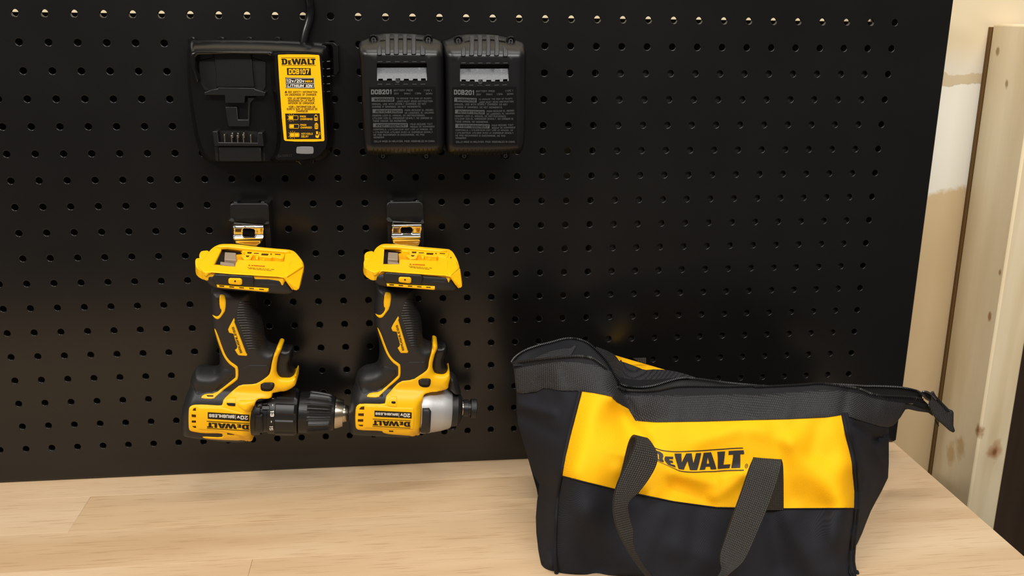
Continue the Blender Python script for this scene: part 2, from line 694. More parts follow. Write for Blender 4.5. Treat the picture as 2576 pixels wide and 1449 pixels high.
def puff(name, loops, yf, yb, mat, parent, ytr, grid=0.002, ds=0.0015, rings=(), smooth=0, sharp=40, world=False, mb=None, label=None, bev=0, outer_only=False):
    """plate traced on the photograph: loops (px) are set on the surface ytr(x,z), meshed in x,z,
    front at y=yf(x,z,d), back at y=yb(x,z,d), d = distance from the rim"""
    if not isinstance(loops, list):
        loops = [loops]
    L2 = []
    for L in loops:
        if world:
            w = np.asarray(L, float)
        else:
            w = hit_surf(L, ytr)[:, [0, 2]] if callable(ytr) else hit_y(L, ytr)[:, [0, 2]]
        if smooth:
            w = chaikin(w, smooth)
        L2.append(resample(w, ds))
    ext = []
    allp = np.vstack(L2)
    lo, hi = allp.min(0), allp.max(0)
    if grid:
        gx, gz = np.meshgrid(np.arange(lo[0] + grid / 2, hi[0], grid), np.arange(lo[1] + grid / 2, hi[1], grid))
        gx[1::2] += grid * 0.5
        g = np.c_[gx.ravel(), gz.ravel()]
        g = g[inside(g, L2)]
        if len(g):
            dd = dist(g, L2)
            g = g[dd > max(0.45 * ds, (max(rings) + 0.3 * grid) if rings else 0)]
            ext.append(g)
    for rr in rings:
        for L in L2:
            t = np.roll(L, -1, 0) - np.roll(L, 1, 0)
            t /= np.linalg.norm(t, axis=1)[:, None] + 1e-12
            nrm = np.c_[-t[:, 1], t[:, 0]]
            for sgn in (1, -1):
                q = L + nrm * rr * sgn
                q = q[inside(q, L2)]
                if len(q):
                    q = q[dist(q, L2) > rr * 0.93]
                    ext.append(q)
    ext = np.vstack(ext) if ext else np.zeros((0, 2))
    V, T = cdt(L2, ext)
    d = dist(V, L2[:1] if outer_only else L2)
    d[d < 1e-7] = 0
    yfv = yf(V[:, 0], V[:, 1], d)
    ybv = yb(V[:, 0], V[:, 1], d)
    fr = np.c_[V[:, 0], yfv, V[:, 1]]
    bk = np.c_[V[:, 0], ybv, V[:, 1]]
    VV, FF = add_closed(fr, bk, T, boundary(T))
    if mb is not None:
        mb.add(VV, FF)
        return None
    return obj(name, VV, FF, mat, parent, sharp=sharp, label=label, bev=bev)


def rnd(d, r):
    """quarter-round profile 0..1"""
    t = np.clip(d / r, 0, 1)
    return np.sqrt(np.clip(1 - (1 - t) ** 2, 0, 1))


def slab(name, loops, p0, n, t0, t1, mat, parent, bev=0, mb=None, smooth=0):
    """prism on a plane: loops (px) traced on the plane through p0 with normal n, from height t0 to t1 along n"""
    if not isinstance(loops, list):
        loops = [loops]
    n = np.asarray(n, float)
    n = n / np.linalg.norm(n)
    u = np.cross(n, [0, 1, 0])
    u /= np.linalg.norm(u)
    v = np.cross(n, u)
    L2 = []
    for L in loops:
        w = hit_plane(L, np.asarray(p0) + n * t1, n) - p0
        q = np.c_[w @ u, w @ v]
        L2.append(chaikin(q, smooth) if smooth else q)
    V, T = cdt(L2, np.zeros((0, 2)))
    W = np.asarray(p0) + V[:, :1] * u + V[:, 1:] * v
    if (np.cross(u, v) @ n) < 0:
        T = T[:, ::-1]
    VV, FF = add_closed(W + n * t1, W + n * t0, T, boundary(T))
    if mb is not None:
        mb.add(VV, FF)
        return
    return obj(name, VV, FF, mat, parent, bev=bev)


# ---- lettering
GLYPH = {
    'A': (4, [[(0, 0), (0, 4.6), (1.2, 6), (2.8, 6), (4, 4.6), (4, 0)], [(0, 2.3), (4, 2.3)]]),
    'B': (4, [[(0, 0), (0, 6), (3, 6), (3.8, 5.3), (3.8, 3.8), (3, 3.1), (0, 3.1)], [(3, 3.1), (4, 2.4), (4, .8), (3.1, 0), (0, 0)]]),
    'C': (4, [[(4, 4.2), (4, 5.2), (3.1, 6), (.9, 6), (0, 5.2), (0, .8), (.9, 0), (3.1, 0), (4, .8), (4, 1.8)]]),
    'D': (4, [[(0, 0), (0, 6), (3, 6), (4, 5.1), (4, .9), (3, 0), (0, 0)]]),
    'E': (3.6, [[(3.6, 0), (0, 0), (0, 6), (3.6, 6)], [(0, 3.1), (3.2, 3.1)]]),
    'F': (3.6, [[(0, 0), (0, 6), (3.6, 6)], [(0, 3.1), (3.2, 3.1)]]),
    'G': (4, [[(4, 4.4), (4, 5.2), (3.1, 6), (.9, 6), (0, 5.2), (0, .8), (.9, 0), (3.1, 0), (4, .8), (4, 2.9), (2.3, 2.9)]]),
    'H': (4, [[(0, 0), (0, 6)], [(4, 0), (4, 6)], [(0, 3.1), (4, 3.1)]]),
    'I': (0.2, [[(0.1, 0), (0.1, 6)]]),
    'J': (3.4, [[(3.4, 6), (3.4, .8), (2.6, 0), (.8, 0), (0, .8), (0, 1.6)]]),
    'K': (4, [[(0, 0), (0, 6)], [(3.8, 6), (.4, 3), (4, 0)]]),
    'L': (3.4, [[(0, 6), (0, 0), (3.4, 0)]]),
    'M': (5, [[(0, 0), (0, 6), (2.5, 1.6), (5, 6), (5, 0)]]),
    'N': (4.2, [[(0, 0), (0, 6), (4.2, 0), (4.2, 6)]]),
    'O': (4, [[(.9, 0), (0, .8), (0, 5.2), (.9, 6), (3.1, 6), (4, 5.2), (4, .8), (3.1, 0), (.9, 0)]]),
    'P': (4, [[(0, 0), (0, 6), (3.1, 6), (4, 5.3), (4, 3.4), (3.1, 2.7), (0, 2.7)]]),
    'Q': (4, [[(.9, 0), (0, .8), (0, 5.2), (.9, 6), (3.1, 6), (4, 5.2), (4, .8), (3.1, 0), (.9, 0)], [(2.6, 1.4), (4.2, -.4)]]),
    'R': (4, [[(0, 0), (0, 6), (3.1, 6), (4, 5.3), (4, 3.5), (3.1, 2.8), (0, 2.8)], [(2.3, 2.8), (4.1, 0)]]),
    'S': (4, [[(4, 4.6), (4, 5.2), (3.1, 6), (.9, 6), (0, 5.2), (0, 3.9), (.9, 3.2), (3.1, 2.9), (4, 2.2), (4, .8), (3.1, 0), (.9, 0), (0, .8), (0, 1.5)]]),
    'T': (4, [[(0, 6), (4, 6)], [(2, 6), (2, 0)]]),
    'U': (4, [[(0, 6), (0, .8), (.9, 0), (3.1, 0), (4, .8), (4, 6)]]),
    'V': (4.4, [[(0, 6), (2.2, 0), (4.4, 6)]]),
    'W': (6, [[(0, 6), (1.4, 0), (3, 5.4), (4.6, 0), (6, 6)]]),
    'X': (4, [[(0, 0), (4, 6)], [(0, 6), (4, 0)]]),
    'Y': (4.2, [[(0, 6), (2.1, 2.9), (4.2, 6)], [(2.1, 2.9), (2.1, 0)]]),
    'Z': (4, [[(0, 6), (4, 6), (0, 0), (4, 0)]]),
    '0': (4, [[(.9, 0), (0, .8), (0, 5.2), (.9, 6), (3.1, 6), (4, 5.2), (4, .8), (3.1, 0), (.9, 0)]]),
    '1': (2, [[(.2, 5), (1.5, 6), (1.5, 0)]]),
    '2': (4, [[(0, 4.6), (0, 5.2), (.9, 6), (3.1, 6), (4, 5.2), (4, 3.8), (0, 0.2), (0, 0), (4, 0)]]),
    '3': (4, [[(0, 4.8), (0, 5.2), (.9, 6), (3.1, 6), (4, 5.2), (4, 3.8), (3.1, 3.1), (1.5, 3.1)], [(3.1, 3.1), (4, 2.3), (4, .8), (3.1, 0), (.9, 0), (0, .8), (0, 1.3)]]),
    '5': (4, [[(3.8, 6), (.2, 6), (0, 3.2), (3.1, 3.4), (4, 2.6), (4, .8), (3.1, 0), (.9, 0), (0, .8)]]),
    '7': (3.8, [[(0, 6), (3.8, 6), (1.4, 0)]]),
    '.': (0.2, [[(0.1, 0), (0.1, .4)]]),
    ',': (0.4, [[(0.3, .4), (0.0, -1)]]),
    "'": (0.2, [[(0.1, 5), (0.1, 6)]]),
    '/': (2.6, [[(0, -.4), (2.6, 6.4)]]),
    '(': (1.2, [[(1.2, -.6), (0, 1.2), (0, 4.8), (1.2, 6.6)]]),
    ')': (1.2, [[(0, -.6), (1.2, 1.2), (1.2, 4.8), (0, 6.6)]]),
    '=': (3, [[(0, 4), (3, 4)], [(0, 2), (3, 2)]]),
    ' ': (1.6, []),
}
GCACHE = {}


def glyph_mesh(ch, w, sc):
    """union of the stroke bars of one letter"""
    key = (ch, w, sc)
    if key in GCACHE:
        return GCACHE[key]
    quads = []
    for pl in GLYPH[ch][1]:
        for i in range(len(pl) - 1):
            p = np.array(pl[i], float) * sc
            q = np.array(pl[i + 1], float) * sc
            d = q - p
            d = d / np.linalg.norm(d)
            n = np.array([-d[1], d[0]]) * w / 2
            e = d * w * (.5 if (abs(d[0]) < .05 or abs(d[1]) < .05) else .22)
            quads.append(np.array([p - e - n, q + e - n, q + e + n, p - e + n]))
    if not quads:
        GCACHE[key] = ([], [])
        return GCACHE[key]
    pts, ed = [], []
    for Q in quads:
        o = len(pts)
        pts += [Vector((float(a), float(b))) for a, b in Q]
        ed += [(o, o + 1), (o + 1, o + 2), (o + 2, o + 3), (o + 3, o)]
    V, E, Fc, ov, oe, of = geometry.delaunay_2d_cdt(pts, ed, [], 0, 1e-5)
    V = [(v[0], v[1]) for v in V]
    F2 = []
    for f in Fc:
        c = np.mean([V[k] for k in f], axis=0)[None, :]
        if any(inside(c, [Q])[0] for Q in quads):
            F2.append(tuple(f))
    GCACHE[key] = (V, F2)
    return GCACHE[key]


def text2d(s, weight=1.0, res=2, shear=0.0, space=1.0):
    """lettering drawn as strokes; weight = stroke width in units of a sixth of the cap height"""
    w = weight if weight >= .3 else 1.0 + weight * 12
    V, Fc = [], []
    x = 0.0
    for ch in s:
        sc = 1.0
        if ch.islower():
            sc = .74
            ch = ch.upper()
        wd, st = GLYPH[ch]
        v, f = glyph_mesh(ch, w, sc)
        o = len(V)
        for c in v:
            V.append((c[0] + x + shear * c[1], c[1]))
        Fc += [tuple(k + o for k in q) for q in f]
        x += wd * sc + (w + .9) * space
    V = np.array(V)
    lo, hi = V.min(0), V.max(0)
    return (V - lo) / (hi - lo), Fc, (hi - lo)[0] / (hi - lo)[1]


LOGO_L = {
    'D': [[(0, 0), (0, .17), (.08, .17), (.08, .83), (0, .83), (0, 1), (.58, 1), (.80, .90), (.90, .70), (.90, .3), (.80, .1), (.58, 0)],
          [(.38, .2), (.38, .8), (.50, .8), (.58, .7), (.58, .3), (.50, .2)]],
    'E': [[(1.0, 0), (1.0, .72), (1.48, .72), (1.48, .55), (1.25, .55), (1.25, .45), (1.44, .45), (1.44, .29), (1.25, .29), (1.25, .17), (1.52, .17), (1.52, 0)]],
    'W': [[(1.52, 1), (1.88, 1), (1.99, .42), (2.13, 1), (2.42, 1), (2.56, .42), (2.68, 1), (3.0, 1), (2.73, 0), (2.42, 0), (2.275, .55), (2.12, 0), (1.8, 0)]],
    'A': [[(2.84, 0), (3.14, 1), (3.56, 1), (3.86, 0), (3.52, 0), (3.47, .18), (3.22, .18), (3.17, 0)],
          [(3.27, .36), (3.43, .36), (3.35, .74)]],
    'L': [[(3.93, 0), (3.93, 1), (4.25, 1), (4.25, .22), (4.58, .22), (4.58, 0)]],
    'T': [[(4.42, 1), (5.15, 1), (5.15, .77), (4.96, .77), (4.96, 0), (4.64, 0), (4.64, .77), (4.42, .77)]],
}


def logo2d(bars=True, reg=False):
    V, Fc = [], []

    def add(loops):
        L = [np.array(l, float) for l in loops]
        v, t = cdt(L, np.zeros((0, 2)))
        o = len(V)
        V.extend([tuple(p) for p in v])
        Fc.extend([tuple(int(i) + o for i in q) for q in t])
    for k in LOGO_L:
        add(LOGO_L[k])
    if bars:
        add([[(0, -.17), (5.15, -.17), (5.15, -.11), (0, -.11)]])
        add([[(0, 1.11), (5.15, 1.11), (5.15, 1.17), (0, 1.17)]])
    if reg:
        ring = [(5.245 + .075 * math.cos(a), .1 + .13 * math.sin(a)) for a in np.linspace(0, 2 * math.pi, 12, False)]
        inn = [(5.245 + .052 * math.cos(a), .1 + .1 * math.sin(a)) for a in np.linspace(0, 2 * math.pi, 12, False)]
        add([ring, inn])
        add([[(5.225, .06), (5.238, .06), (5.238, .09), (5.25, .09), (5.262, .06), (5.275, .06), (5.262, .1), (5.268, .14), (5.225, .14)]])
    V = np.array(V)
    V[:, 0] /= 5.15
    return V, Fc


def subdiv(V, Fc, maxlen):
    """split triangles/ngons until edges are short (for lettering on curved surfaces)"""
    bm = bmesh.new()
    vs_ = [bm.verts.new((p[0], p[1], 0)) for p in V]
    for f in Fc:
        try:
            bm.faces.new([vs_[i] for i in f])
        except ValueError:
            pass
    bmesh.ops.triangulate(bm, faces=bm.faces)
    for _ in range(5):
        es = [e for e in bm.edges if e.calc_length() > maxlen]
        if not es:
            break
        bmesh.ops.subdivide_edges(bm, edges=es, cuts=1)
        bmesh.ops.triangulate(bm, faces=[f for f in bm.faces if len(f.verts) > 3])
    bm.verts.index_update()
    V2 = np.array([(v.co.x, v.co.y) for v in bm.verts])
    F2 = [tuple(v.index for v in f.verts) for f in bm.faces]
    bm.free()
    return V2, F2


def place2d(V, q):
    """unit box -> px parallelogram q = (bottom-left, bottom-right, top-left)"""
    a, b, c = [np.array(p, float) for p in q]
    return a + V[:, :1] * (b - a) + V[:, 1:2] * (c - a)


def decal(mb, V, Fc, q, surf, off=0.0004, plane=None):
    """put flat lettering on a surface: px parallelogram q; surf(x,z)->y, or plane=(p0,n)"""
    P = place2d(np.asarray(V, float), q)
    if plane is not None:
        n = np.asarray(plane[1], float)
        n = n / np.linalg.norm(n)
        W = hit_plane(P, np.asarray(plane[0]) + n * off, n)
    else:
        W = hit_surf(P, lambda x, z: surf(x, z) - off)
    Fo = []
    for f in Fc:
        a, b, c = W[f[0]], W[f[1]], W[f[2]]
        nn = np.cross(b - a, c - a)
        Fo.append(f if nn @ (CAM - a) > 0 else tuple(f)[::-1])
    mb.add(W, Fo)


UNIT = (np.array([(0, 0), (1, 0), (1, 1), (0, 1)], float), [(0, 1, 2, 3)])


# ------------------------------------------------------------------ thin plate interpolation
class TPS:
    def __init__(self, X, Y, reg=0.0):
        X = np.asarray(X, float)
        Y = np.asarray(Y, float).reshape(len(X), -1)
        self.s = 300.0
        self.X = X / self.s
        n = len(X)
        K = self.k(self.X, self.X) + reg * np.eye(n)
        P = np.c_[np.ones(n), self.X]
        A = np.zeros((n + 3, n + 3))
        A[:n, :n] = K
        A[:n, n:] = P
        A[n:, :n] = P.T
        self.w = np.linalg.solve(A, np.vstack([Y, np.zeros((3, Y.shape[1]))]))

    def k(self, a, b):
        r2 = ((a[:, None, :] - b[None, :, :]) ** 2).sum(2)
        return 0.5 * r2 * np.log(r2 + 1e-12)

    def __call__(self, P):
        P = np.atleast_2d(np.asarray(P, float)) / self.s
        return np.c_[self.k(P, self.X), np.ones(len(P)), P] @ self.w


ZB = -0.4702
# ================================================================== STRUCTURE
m = MB()
m.box(-1.6, 1.036, 0.070, 0.085, -1.35, 1.4)
tag(m.build('wall_back', 'wall', loc=(0, 0, 0)), 'cream drywall behind the black pegboard with a white patch and torn paper strip', kind='structure')
m = MB()
m.box(1.0, 2.2, 0.16, 0.175, -1.35, 1.4)  # dark brown colour stands in for the unlit space beyond the stud
tag(m.build('wall_right', 'unlit_brown', loc=(1.6, 0.16, 0)), 'dark brown wall standing in for the unlit space beyond the pine stud at right', kind='structure')
m = MB()
m.box(-2.5, 3.0, -3.0, 0.4, -1.37, -1.35)
tag(m.build('floor', 'floor', loc=(0, -1, -1.36)), 'grey concrete floor below the workbench', kind='structure')

# pine stud standing on edge against the wall
m = MB()
lean = (1.0023 - 0.9877) / (0.5532 - 0.0015)
zt, zbm = -0.0005, -1.35


def stx(z):
    return 0.9877 + lean * (-0.0015 - z) + 0.0006


sv = []
for z, top in ((zbm, 0), (zt, 1)):
    x0 = stx(z)
    sv += [(x0 - 0.004, -0.0195, z), (x0 - 0.004 + 0.0385, -0.0195, z), (x0 + 0.0385, 0.0655, z), (x0, 0.0655, z)]
m.add(sv, [(0, 3, 2, 1), (4, 5, 6, 7), (0, 1, 5, 4), (1, 2, 6, 5), (2, 3, 7, 6), (3, 0, 4, 7)])
stud = m.build('wooden_stud', 'stud', loc=(0, 0, 0), bev=0.0025)
tag(stud, 'pale pine stud standing upright on edge against the cream wall at right', 'stud')
# brown strip standing in for the dark shadow gap between stud and wall
m = MB()
m.add([(stx(-0.004) - 0.0018, 0.0657, -0.004), (stx(-0.004) + 0.03, 0.0657, -0.004), (stx(-0.004) + 0.03, 0.0695, -0.004), (stx(-0.004) - 0.0018, 0.0695, -0.004),
       (stx(zbm) - 0.0018, 0.0657, zbm), (stx(zbm) + 0.03, 0.0657, zbm), (stx(zbm) + 0.03, 0.0695, zbm), (stx(zbm) - 0.0018, 0.0695, zbm)],
      [(0, 1, 2, 3), (4, 7, 6, 5), (0, 4, 5, 1), (1, 5, 6, 2), (2, 6, 7, 3), (3, 7, 4, 0)])
MAT['gap_brown'] = plastic('brown_gap_strip', (112, 84, 48), 0.8, 0.2)
m.build('gap_strip', 'gap_brown', stud, label='thin brown strip standing in for the dark gap between stud and wall')

# ================================================================== WORKBENCH
bench = thing('workbench', 'pale rubberwood workbench top in glued staves under the pegboard', 'workbench', (0.2, -0.3, -1.35))
yb_, bx0, bx1 = 0.022, -0.75, 0.9055
row = 0
y = yb_
for w in (0.058, 0.066, 0.062, 0.070, 0.064, 0.068, 0.060, 0.066, 0.07):
    xs = [bx0, bx1]
    cuts = [(0.66,), (0.02, 0.75), (-0.28,), (0.20,), (0.52,), (-0.1,), (0.3,), (0.0,), (0.6,)][row]
    xs = sorted(set(xs + [c for c in cuts]))
    for a, b in zip(xs[:-1], xs[1:]):
        m = MB()
        m.box(a + 0.00005, b - 0.00005, y - w + 0.00005, y - 0.00005, ZB - 0.038, ZB - random.uniform(0, 0.00012))
        m.build('stave', 'bench', bench, bev=0.0003)
    y -= w
    row += 1
yfront = y
m = MB()
m.box(bx0 + 0.04, bx1 - 0.03, yfront + 0.03, yfront + 0.07, ZB - 0.12, ZB - 0.038)
m.box(bx0 + 0.04, bx1 - 0.03, yb_ - 0.06, yb_ - 0.02, ZB - 0.12, ZB - 0.038)
m.build('frame_rail', 'frame', bench)
for lx in (bx0 + 0.04, bx1 - 0.08):
    for ly in (yfront + 0.03, yb_ - 0.07):
        m = MB()
        m.box(lx, lx + 0.05, ly, ly + 0.05, -1.35, ZB - 0.038)
        m.build('leg', 'frame', bench)

# ================================================================== PEGBOARD
peg = thing('pegboard', 'large black steel pegboard with rows of round holes behind the tools', 'pegboard', (0.3, 0.0, ZB))
S = 0.0254
NC0, NC1, NR = -20, 34, 18          # columns -20..33, rows 0..17
ztop, xr_ = 0.046, 0.898
V, Fc = [], []
vid = {}


def pv(x, yv, z):
    key = (round(x, 6), round(yv, 6), round(z, 6))
    if key not in vid:
        vid[key] = len(V)
        V.append((x, yv, z))
    return vid[key]


HR = 0.00315
NS = 20
for c in range(NC0, NC1):
    for r in range(NR):
        cx, cz = c * S, -r * S
        h = S / 2
        prev = None
        ring = []
        for rad, dep in ((HR + 0.0007, 0.0), (HR + 0.00045, 0.00006), (HR + 0.0002, 0.0002), (HR + 0.00005, 0.00045), (HR, 0.0008), (HR, 0.0030)):
            ring.append([pv(cx + rad * math.cos(2 * math.pi * (k + .5) / NS), dep, cz + rad * math.sin(2 * math.pi * (k + .5) / NS)) for k in range(NS)])
        for a, b in zip(ring[:-1], ring[1:]):
            for k in range(NS):
                Fc.append((a[k], b[k], b[(k + 1) % NS], a[(k + 1) % NS]))
        cor = [pv(cx + h, 0, cz + h), pv(cx - h, 0, cz + h), pv(cx - h, 0, cz - h), pv(cx + h, 0, cz - h)]
        q = NS // 4
        for s4 in range(4):
            for k in range(q):
                i = (s4 * q + k) % NS
                j = (i + 1) % NS
                if k < q - 1:
                    Fc.append((cor[s4], ring[0][i], ring[0][j]))
                else:
                    Fc.append((cor[s4], ring[0][i], ring[0][j], cor[(s4 + 1) % 4]))
nh = len(Fc)
# borders
gx0, gx1 = (NC0 - .5) * S, (NC1 - .5) * S
gz0, gz1 = -(NR - .5) * S, S / 2


def rect(x0, x1, z0, z1):
    Fc.append((pv(x0, 0, z0), pv(x1, 0, z0), pv(x1, 0, z1), pv(x0, 0, z1)))


EDGE = xr_ - 0.002
for c in range(NC0, NC1):
    a, b = (c - .5) * S, (c + .5) * S
    rect(a, b, gz1, ztop)
    rect(a, b, ZB + 0.003, gz0)
for r in range(NR):
    a, b = -(r + .5) * S, -(r - .5) * S
    rect(gx1, EDGE, a, b)
rect(gx1, EDGE, gz1, ztop)
rect(gx1, EDGE, ZB + 0.003, gz0)
# rolled edges: right and bottom
for (a, b) in (((EDGE, ZB + .003), (EDGE, ztop)),):
    last = [pv(a[0], 0, a[1]), pv(b[0], 0, b[1])]
    for t in np.linspace(0.2, 1, 5):
        q = t * math.pi / 2
        cur = [pv(a[0] + .002 * math.sin(q), .002 - .002 * math.cos(q), a[1]), pv(b[0] + .002 * math.sin(q), .002 - .002 * math.cos(q), b[1])]
        Fc.append((last[0], cur[0], cur[1], last[1]))
        last = cur
    cur = [pv(xr_, .019, a[1]), pv(xr_, .019, b[1])]
    Fc.append((last[0], cur[0], cur[1], last[1]))
    last = [pv(gx0, 0, ZB + .003), pv(EDGE, 0, ZB + .003)]
    for t in np.linspace(0.2, 1, 5):
        q = t * math.pi / 2
        cur = [pv(gx0, .002 - .002 * math.cos(q), ZB + .003 - .002 * math.sin(q)), pv(EDGE, .002 - .002 * math.cos(q), ZB + .003 - .002 * math.sin(q))]
        Fc.append((last[0], last[1], cur[1], cur[0]))
        last = cur
    cur = [pv(gx0, .019, ZB + .001), pv(EDGE, .019, ZB + .001)]
    Fc.append((last[0], last[1], cur[1], cur[0]))
V = [(p[0] + max(0.0, p[0] - gx1) / (EDGE - gx1) * (0.0222 - p[2]) * 0.0195, p[1], p[2]) for p in V]
bm = bmesh.new()
bv = [bm.verts.new(p) for p in V]
for f in Fc:
    bm.faces.new([bv[i] for i in f])
bmesh.ops.recalc_face_normals(bm, faces=bm.faces)
bm.verts.index_update()
bm.normal_update()
fl = [tuple(v.index for v in f.verts) for f in bm.faces]
bm.faces.ensure_lookup_table()
if bm.faces[0].normal.y > 0:
    pass
bm.free()
pp_ = obj('perforated_panel', V, fl, 'board', peg, sharp=0)
nrmv = np.zeros(len(pp_.data.polygons) * 3)
pp_.data.polygons.foreach_get('normal', nrmv)
pp_.data.polygons.foreach_set('use_smooth', (np.abs(nrmv.reshape(-1, 3)[:, 1]) < 0.999).tolist())
for z0, z1 in ((-0.105, 0.0004), (ZB + 0.001, -0.42)):
    m = MB()
    m.box(gx0, 0.86, 0.0215, 0.048, z0, z1)
    m.build('back_rail', 'frame', peg)
m = MB()
m.box(0.535, 0.822, 0.0045, 0.0213, -0.4195, -0.040)
m.build('back_panel', 'frame', peg)
m = MB()
m.box(gx0, 0.489, 0.042, 0.048, -0.4195, -0.1055)  # dark sheet added to block light spots on the wall behind the left holes
m.build('back_panel', 'frame', peg)
for px_ in (11 * S, 33 * S):
    m = MB()
    m.box(px_ - 0.015, px_ + 0.015, 0.014, 0.0213, ZB + 0.001, ztop - 0.002)
    m.build('back_upright', 'frame', peg)
m = MB()
m.box(0.874, 0.903, 0.0225, 0.048, ZB + 0.0005, -0.36)
m.build('support_post', 'frame', peg, bev=0.001)
for zz in (-0.3485, -0.4530):
    m = MB()
    m.lathe((xr_ + (0.0222 - zz) * 0.0195 - 0.0004, 0.010, zz), (1, 0, 0), [(0, .0062), (.0015, .006), (.0032, .004), (.0038, .0015)], 14)
    m.build('bolt_head', 'frame', peg)

# ================================================================== CHARGER
chg = thing('battery_charger', 'black battery charger with a yellow label hung on the pegboard', 'charger', (0.245, 0.0, -0.09))


def loft_px(levels, n, parent, name, mat, close_front=True, sharp=40, smooth=1):
    """levels: list of (px outline, y); outlines share the vertex order"""
    rings = []
    for L, yv in levels:
        w = hit_y(chaikin(L, smooth), yv)
        rings.append(w)
    k = len(rings[0])
    V = np.vstack(rings)
    Fq = []
    for i in range(len(rings) - 1):
        for j in range(k):
            Fq.append((i * k + j, i * k + (j + 1) % k, (i + 1) * k + (j + 1) % k, (i + 1) * k + j))
    fr = rings[-1][:, [0, 2]]
    v, T = cdt([fr], np.zeros((0, 2)))
    # map cdt verts to ring verts
    idx = [int(np.argmin(((fr - p) ** 2).sum(1))) for p in v]
    o = (len(rings) - 1) * k
    Ft = [tuple(o + idx[i] for i in t) for t in T]
    # orient sides outward
    a = np.array(V[Fq[0][0]])
    c = V.mean(0)
    q = Fq[len(levels) and 0]
    nn = np.cross(V[q[1]] - V[q[0]], V[q[2]] - V[q[0]])
    if nn @ (V[q[0]] - c) < 0:
        Fq = [f[::-1] for f in Fq]
    return obj(name, V, Fq + Ft, mat, parent, sharp=sharp)


c_back = K1([(85, 200), (112, 132), (150, 117), (1000, 122), (1500, 150), (1545, 190), (1545, 560), (1580, 960), (1560, 1240), (1490, 1330), (1400, 1362), (850, 1372), (380, 1368), (250, 1340), (170, 1150), (120, 850), (80, 500)])
c_mid = K1([(95, 240), (122, 170), (170, 150), (1000, 160), (1450, 190), (1500, 240), (1510, 600), (1545, 960), (1530, 1220), (1470, 1300), (1380, 1345), (850, 1362), (390, 1358), (270, 1325), (190, 1140), (140, 850), (95, 500)])
c_fr = K1([(110, 280), (130, 240), (180, 228), (1000, 235), (1400, 240), (1455, 280), (1470, 620), (1500, 960), (1510, 1200), (1450, 1280), (1370, 1335), (850, 1352), (395, 1348), (285, 1310), (205, 1130), (158, 850), (110, 500)])
loft_px([(c_back, -0.001), (c_back, -0.010), (c_mid, -0.024), (c_fr, -0.030)], 0, chg, 'housing', 'gloss')
# raised label block, with its rounded inner flank
blk0 = K1([(925, 262), (960, 250), (1390, 246), (1450, 275), (1470, 350), (1470, 620), (1500, 960), (1512, 1200), (1450, 1282), (1370, 1338), (1100, 1352), (900, 1352), (975, 1265), (1000, 1100), (975, 800), (925, 500), (935, 340)])
blk1 = K1([(975, 275), (1000, 258), (1385, 252), (1440, 280), (1455, 350), (1465, 620), (1492, 960), (1502, 1190), (1445, 1270), (1365, 1325), (1100, 1340), (960, 1335), (1020, 1255), (1040, 1100), (1015, 800), (975, 500), (970, 340)])
loft_px([(blk0, -0.029), (blk0, -0.040), (blk1, -0.046)], 0, chg, 'label_block', 'gloss', smooth=1)
yl = -0.0462


def flat(yv):
    return lambda x, z: np.full_like(x, yv)


def plate(name, L, y0, y1, mat, parent, smooth=0, bev=0.0004, mb=None):
    return puff(name, L, lambda x, z, d: np.full_like(x, y1), lambda x, z, d: np.full_like(x, y0), mat, parent, y1, grid=0, ds=1, smooth=smooth, sharp=30, mb=mb, bev=bev)


# bay: rim, stepped floor, latch ledge, terminal block
plate('bay_rim', K1([(110, 300), (125, 255), (170, 236), (930, 240), (955, 262), (930, 290), (890, 268), (560, 262), (190, 272), (165, 300), (170, 420), (200, 520), (185, 560), (140, 430), (118, 400)]), -0.029, -0.041, 'gloss', chg, bev=0.0012)
plate('bay_floor', K1([(200, 330), (345, 300), (345, 245), (735, 245), (738, 300), (880, 345), (880, 600), (860, 640), (270, 640), (215, 560)]), -0.029, -0.0315, 'black', chg, bev=0.0005)
plate('bay_step', K1([(348, 250), (730, 250), (748, 430), (768, 600), (380, 600), (375, 430)]), -0.031, -0.0335, 'black', chg, bev=0.0005)
plate('latch_ledge', K1([(255, 655), (330, 625), (390, 617), (392, 605), (768, 610), (770, 622), (880, 655), (870, 690), (670, 690), (665, 760), (470, 760), (465, 680), (260, 678)]), -0.030, -0.0375, 'black', chg, bev=0.0008)
plate('guide_block', K1([(240, 765), (430, 765), (455, 830), (490, 990), (380, 990), (370, 935), (255, 935)]), -0.029, -0.0295, 'dark', chg)
plate('guide_block', K1([(735, 770), (890, 770), (895, 930), (830, 930), (800, 990), (720, 990)]), -0.029, -0.0295, 'dark', chg)
plate('key_block', K1([(470, 800), (590, 800), (600, 930), (700, 930), (695, 700), (780, 700), (725, 760), (715, 1000), (500, 1000), (480, 890)]), -0.029, -0.0345, 'black', chg, bev=0.0006)
plate('terminal_block', K1([(340, 1048), (390, 1048), (404, 1160), (795, 1165), (797, 1060), (845, 1062), (862, 1198), (358, 1196)]), -0.029, -0.041, 'black', chg, bev=0.0005)
plate('terminal_recess', K1([(392, 1040), (797, 1050), (795, 1166), (404, 1162)]), -0.029, -0.0303, 'dark', chg, bev=0)
plate('front_tongue', K1([(400, 1203), (828, 1205), (840, 1350), (410, 1350)]), -0.029, -0.0385, 'black', chg, bev=0.0006)
for sx_ in (360, 835):
    plate('side_groove', K1([(sx_, 1205), (sx_ + 38, 1205), (sx_ + 40, 1350), (sx_ + 15, 1345)]), -0.029, -0.0304, 'dark', chg, bev=0)
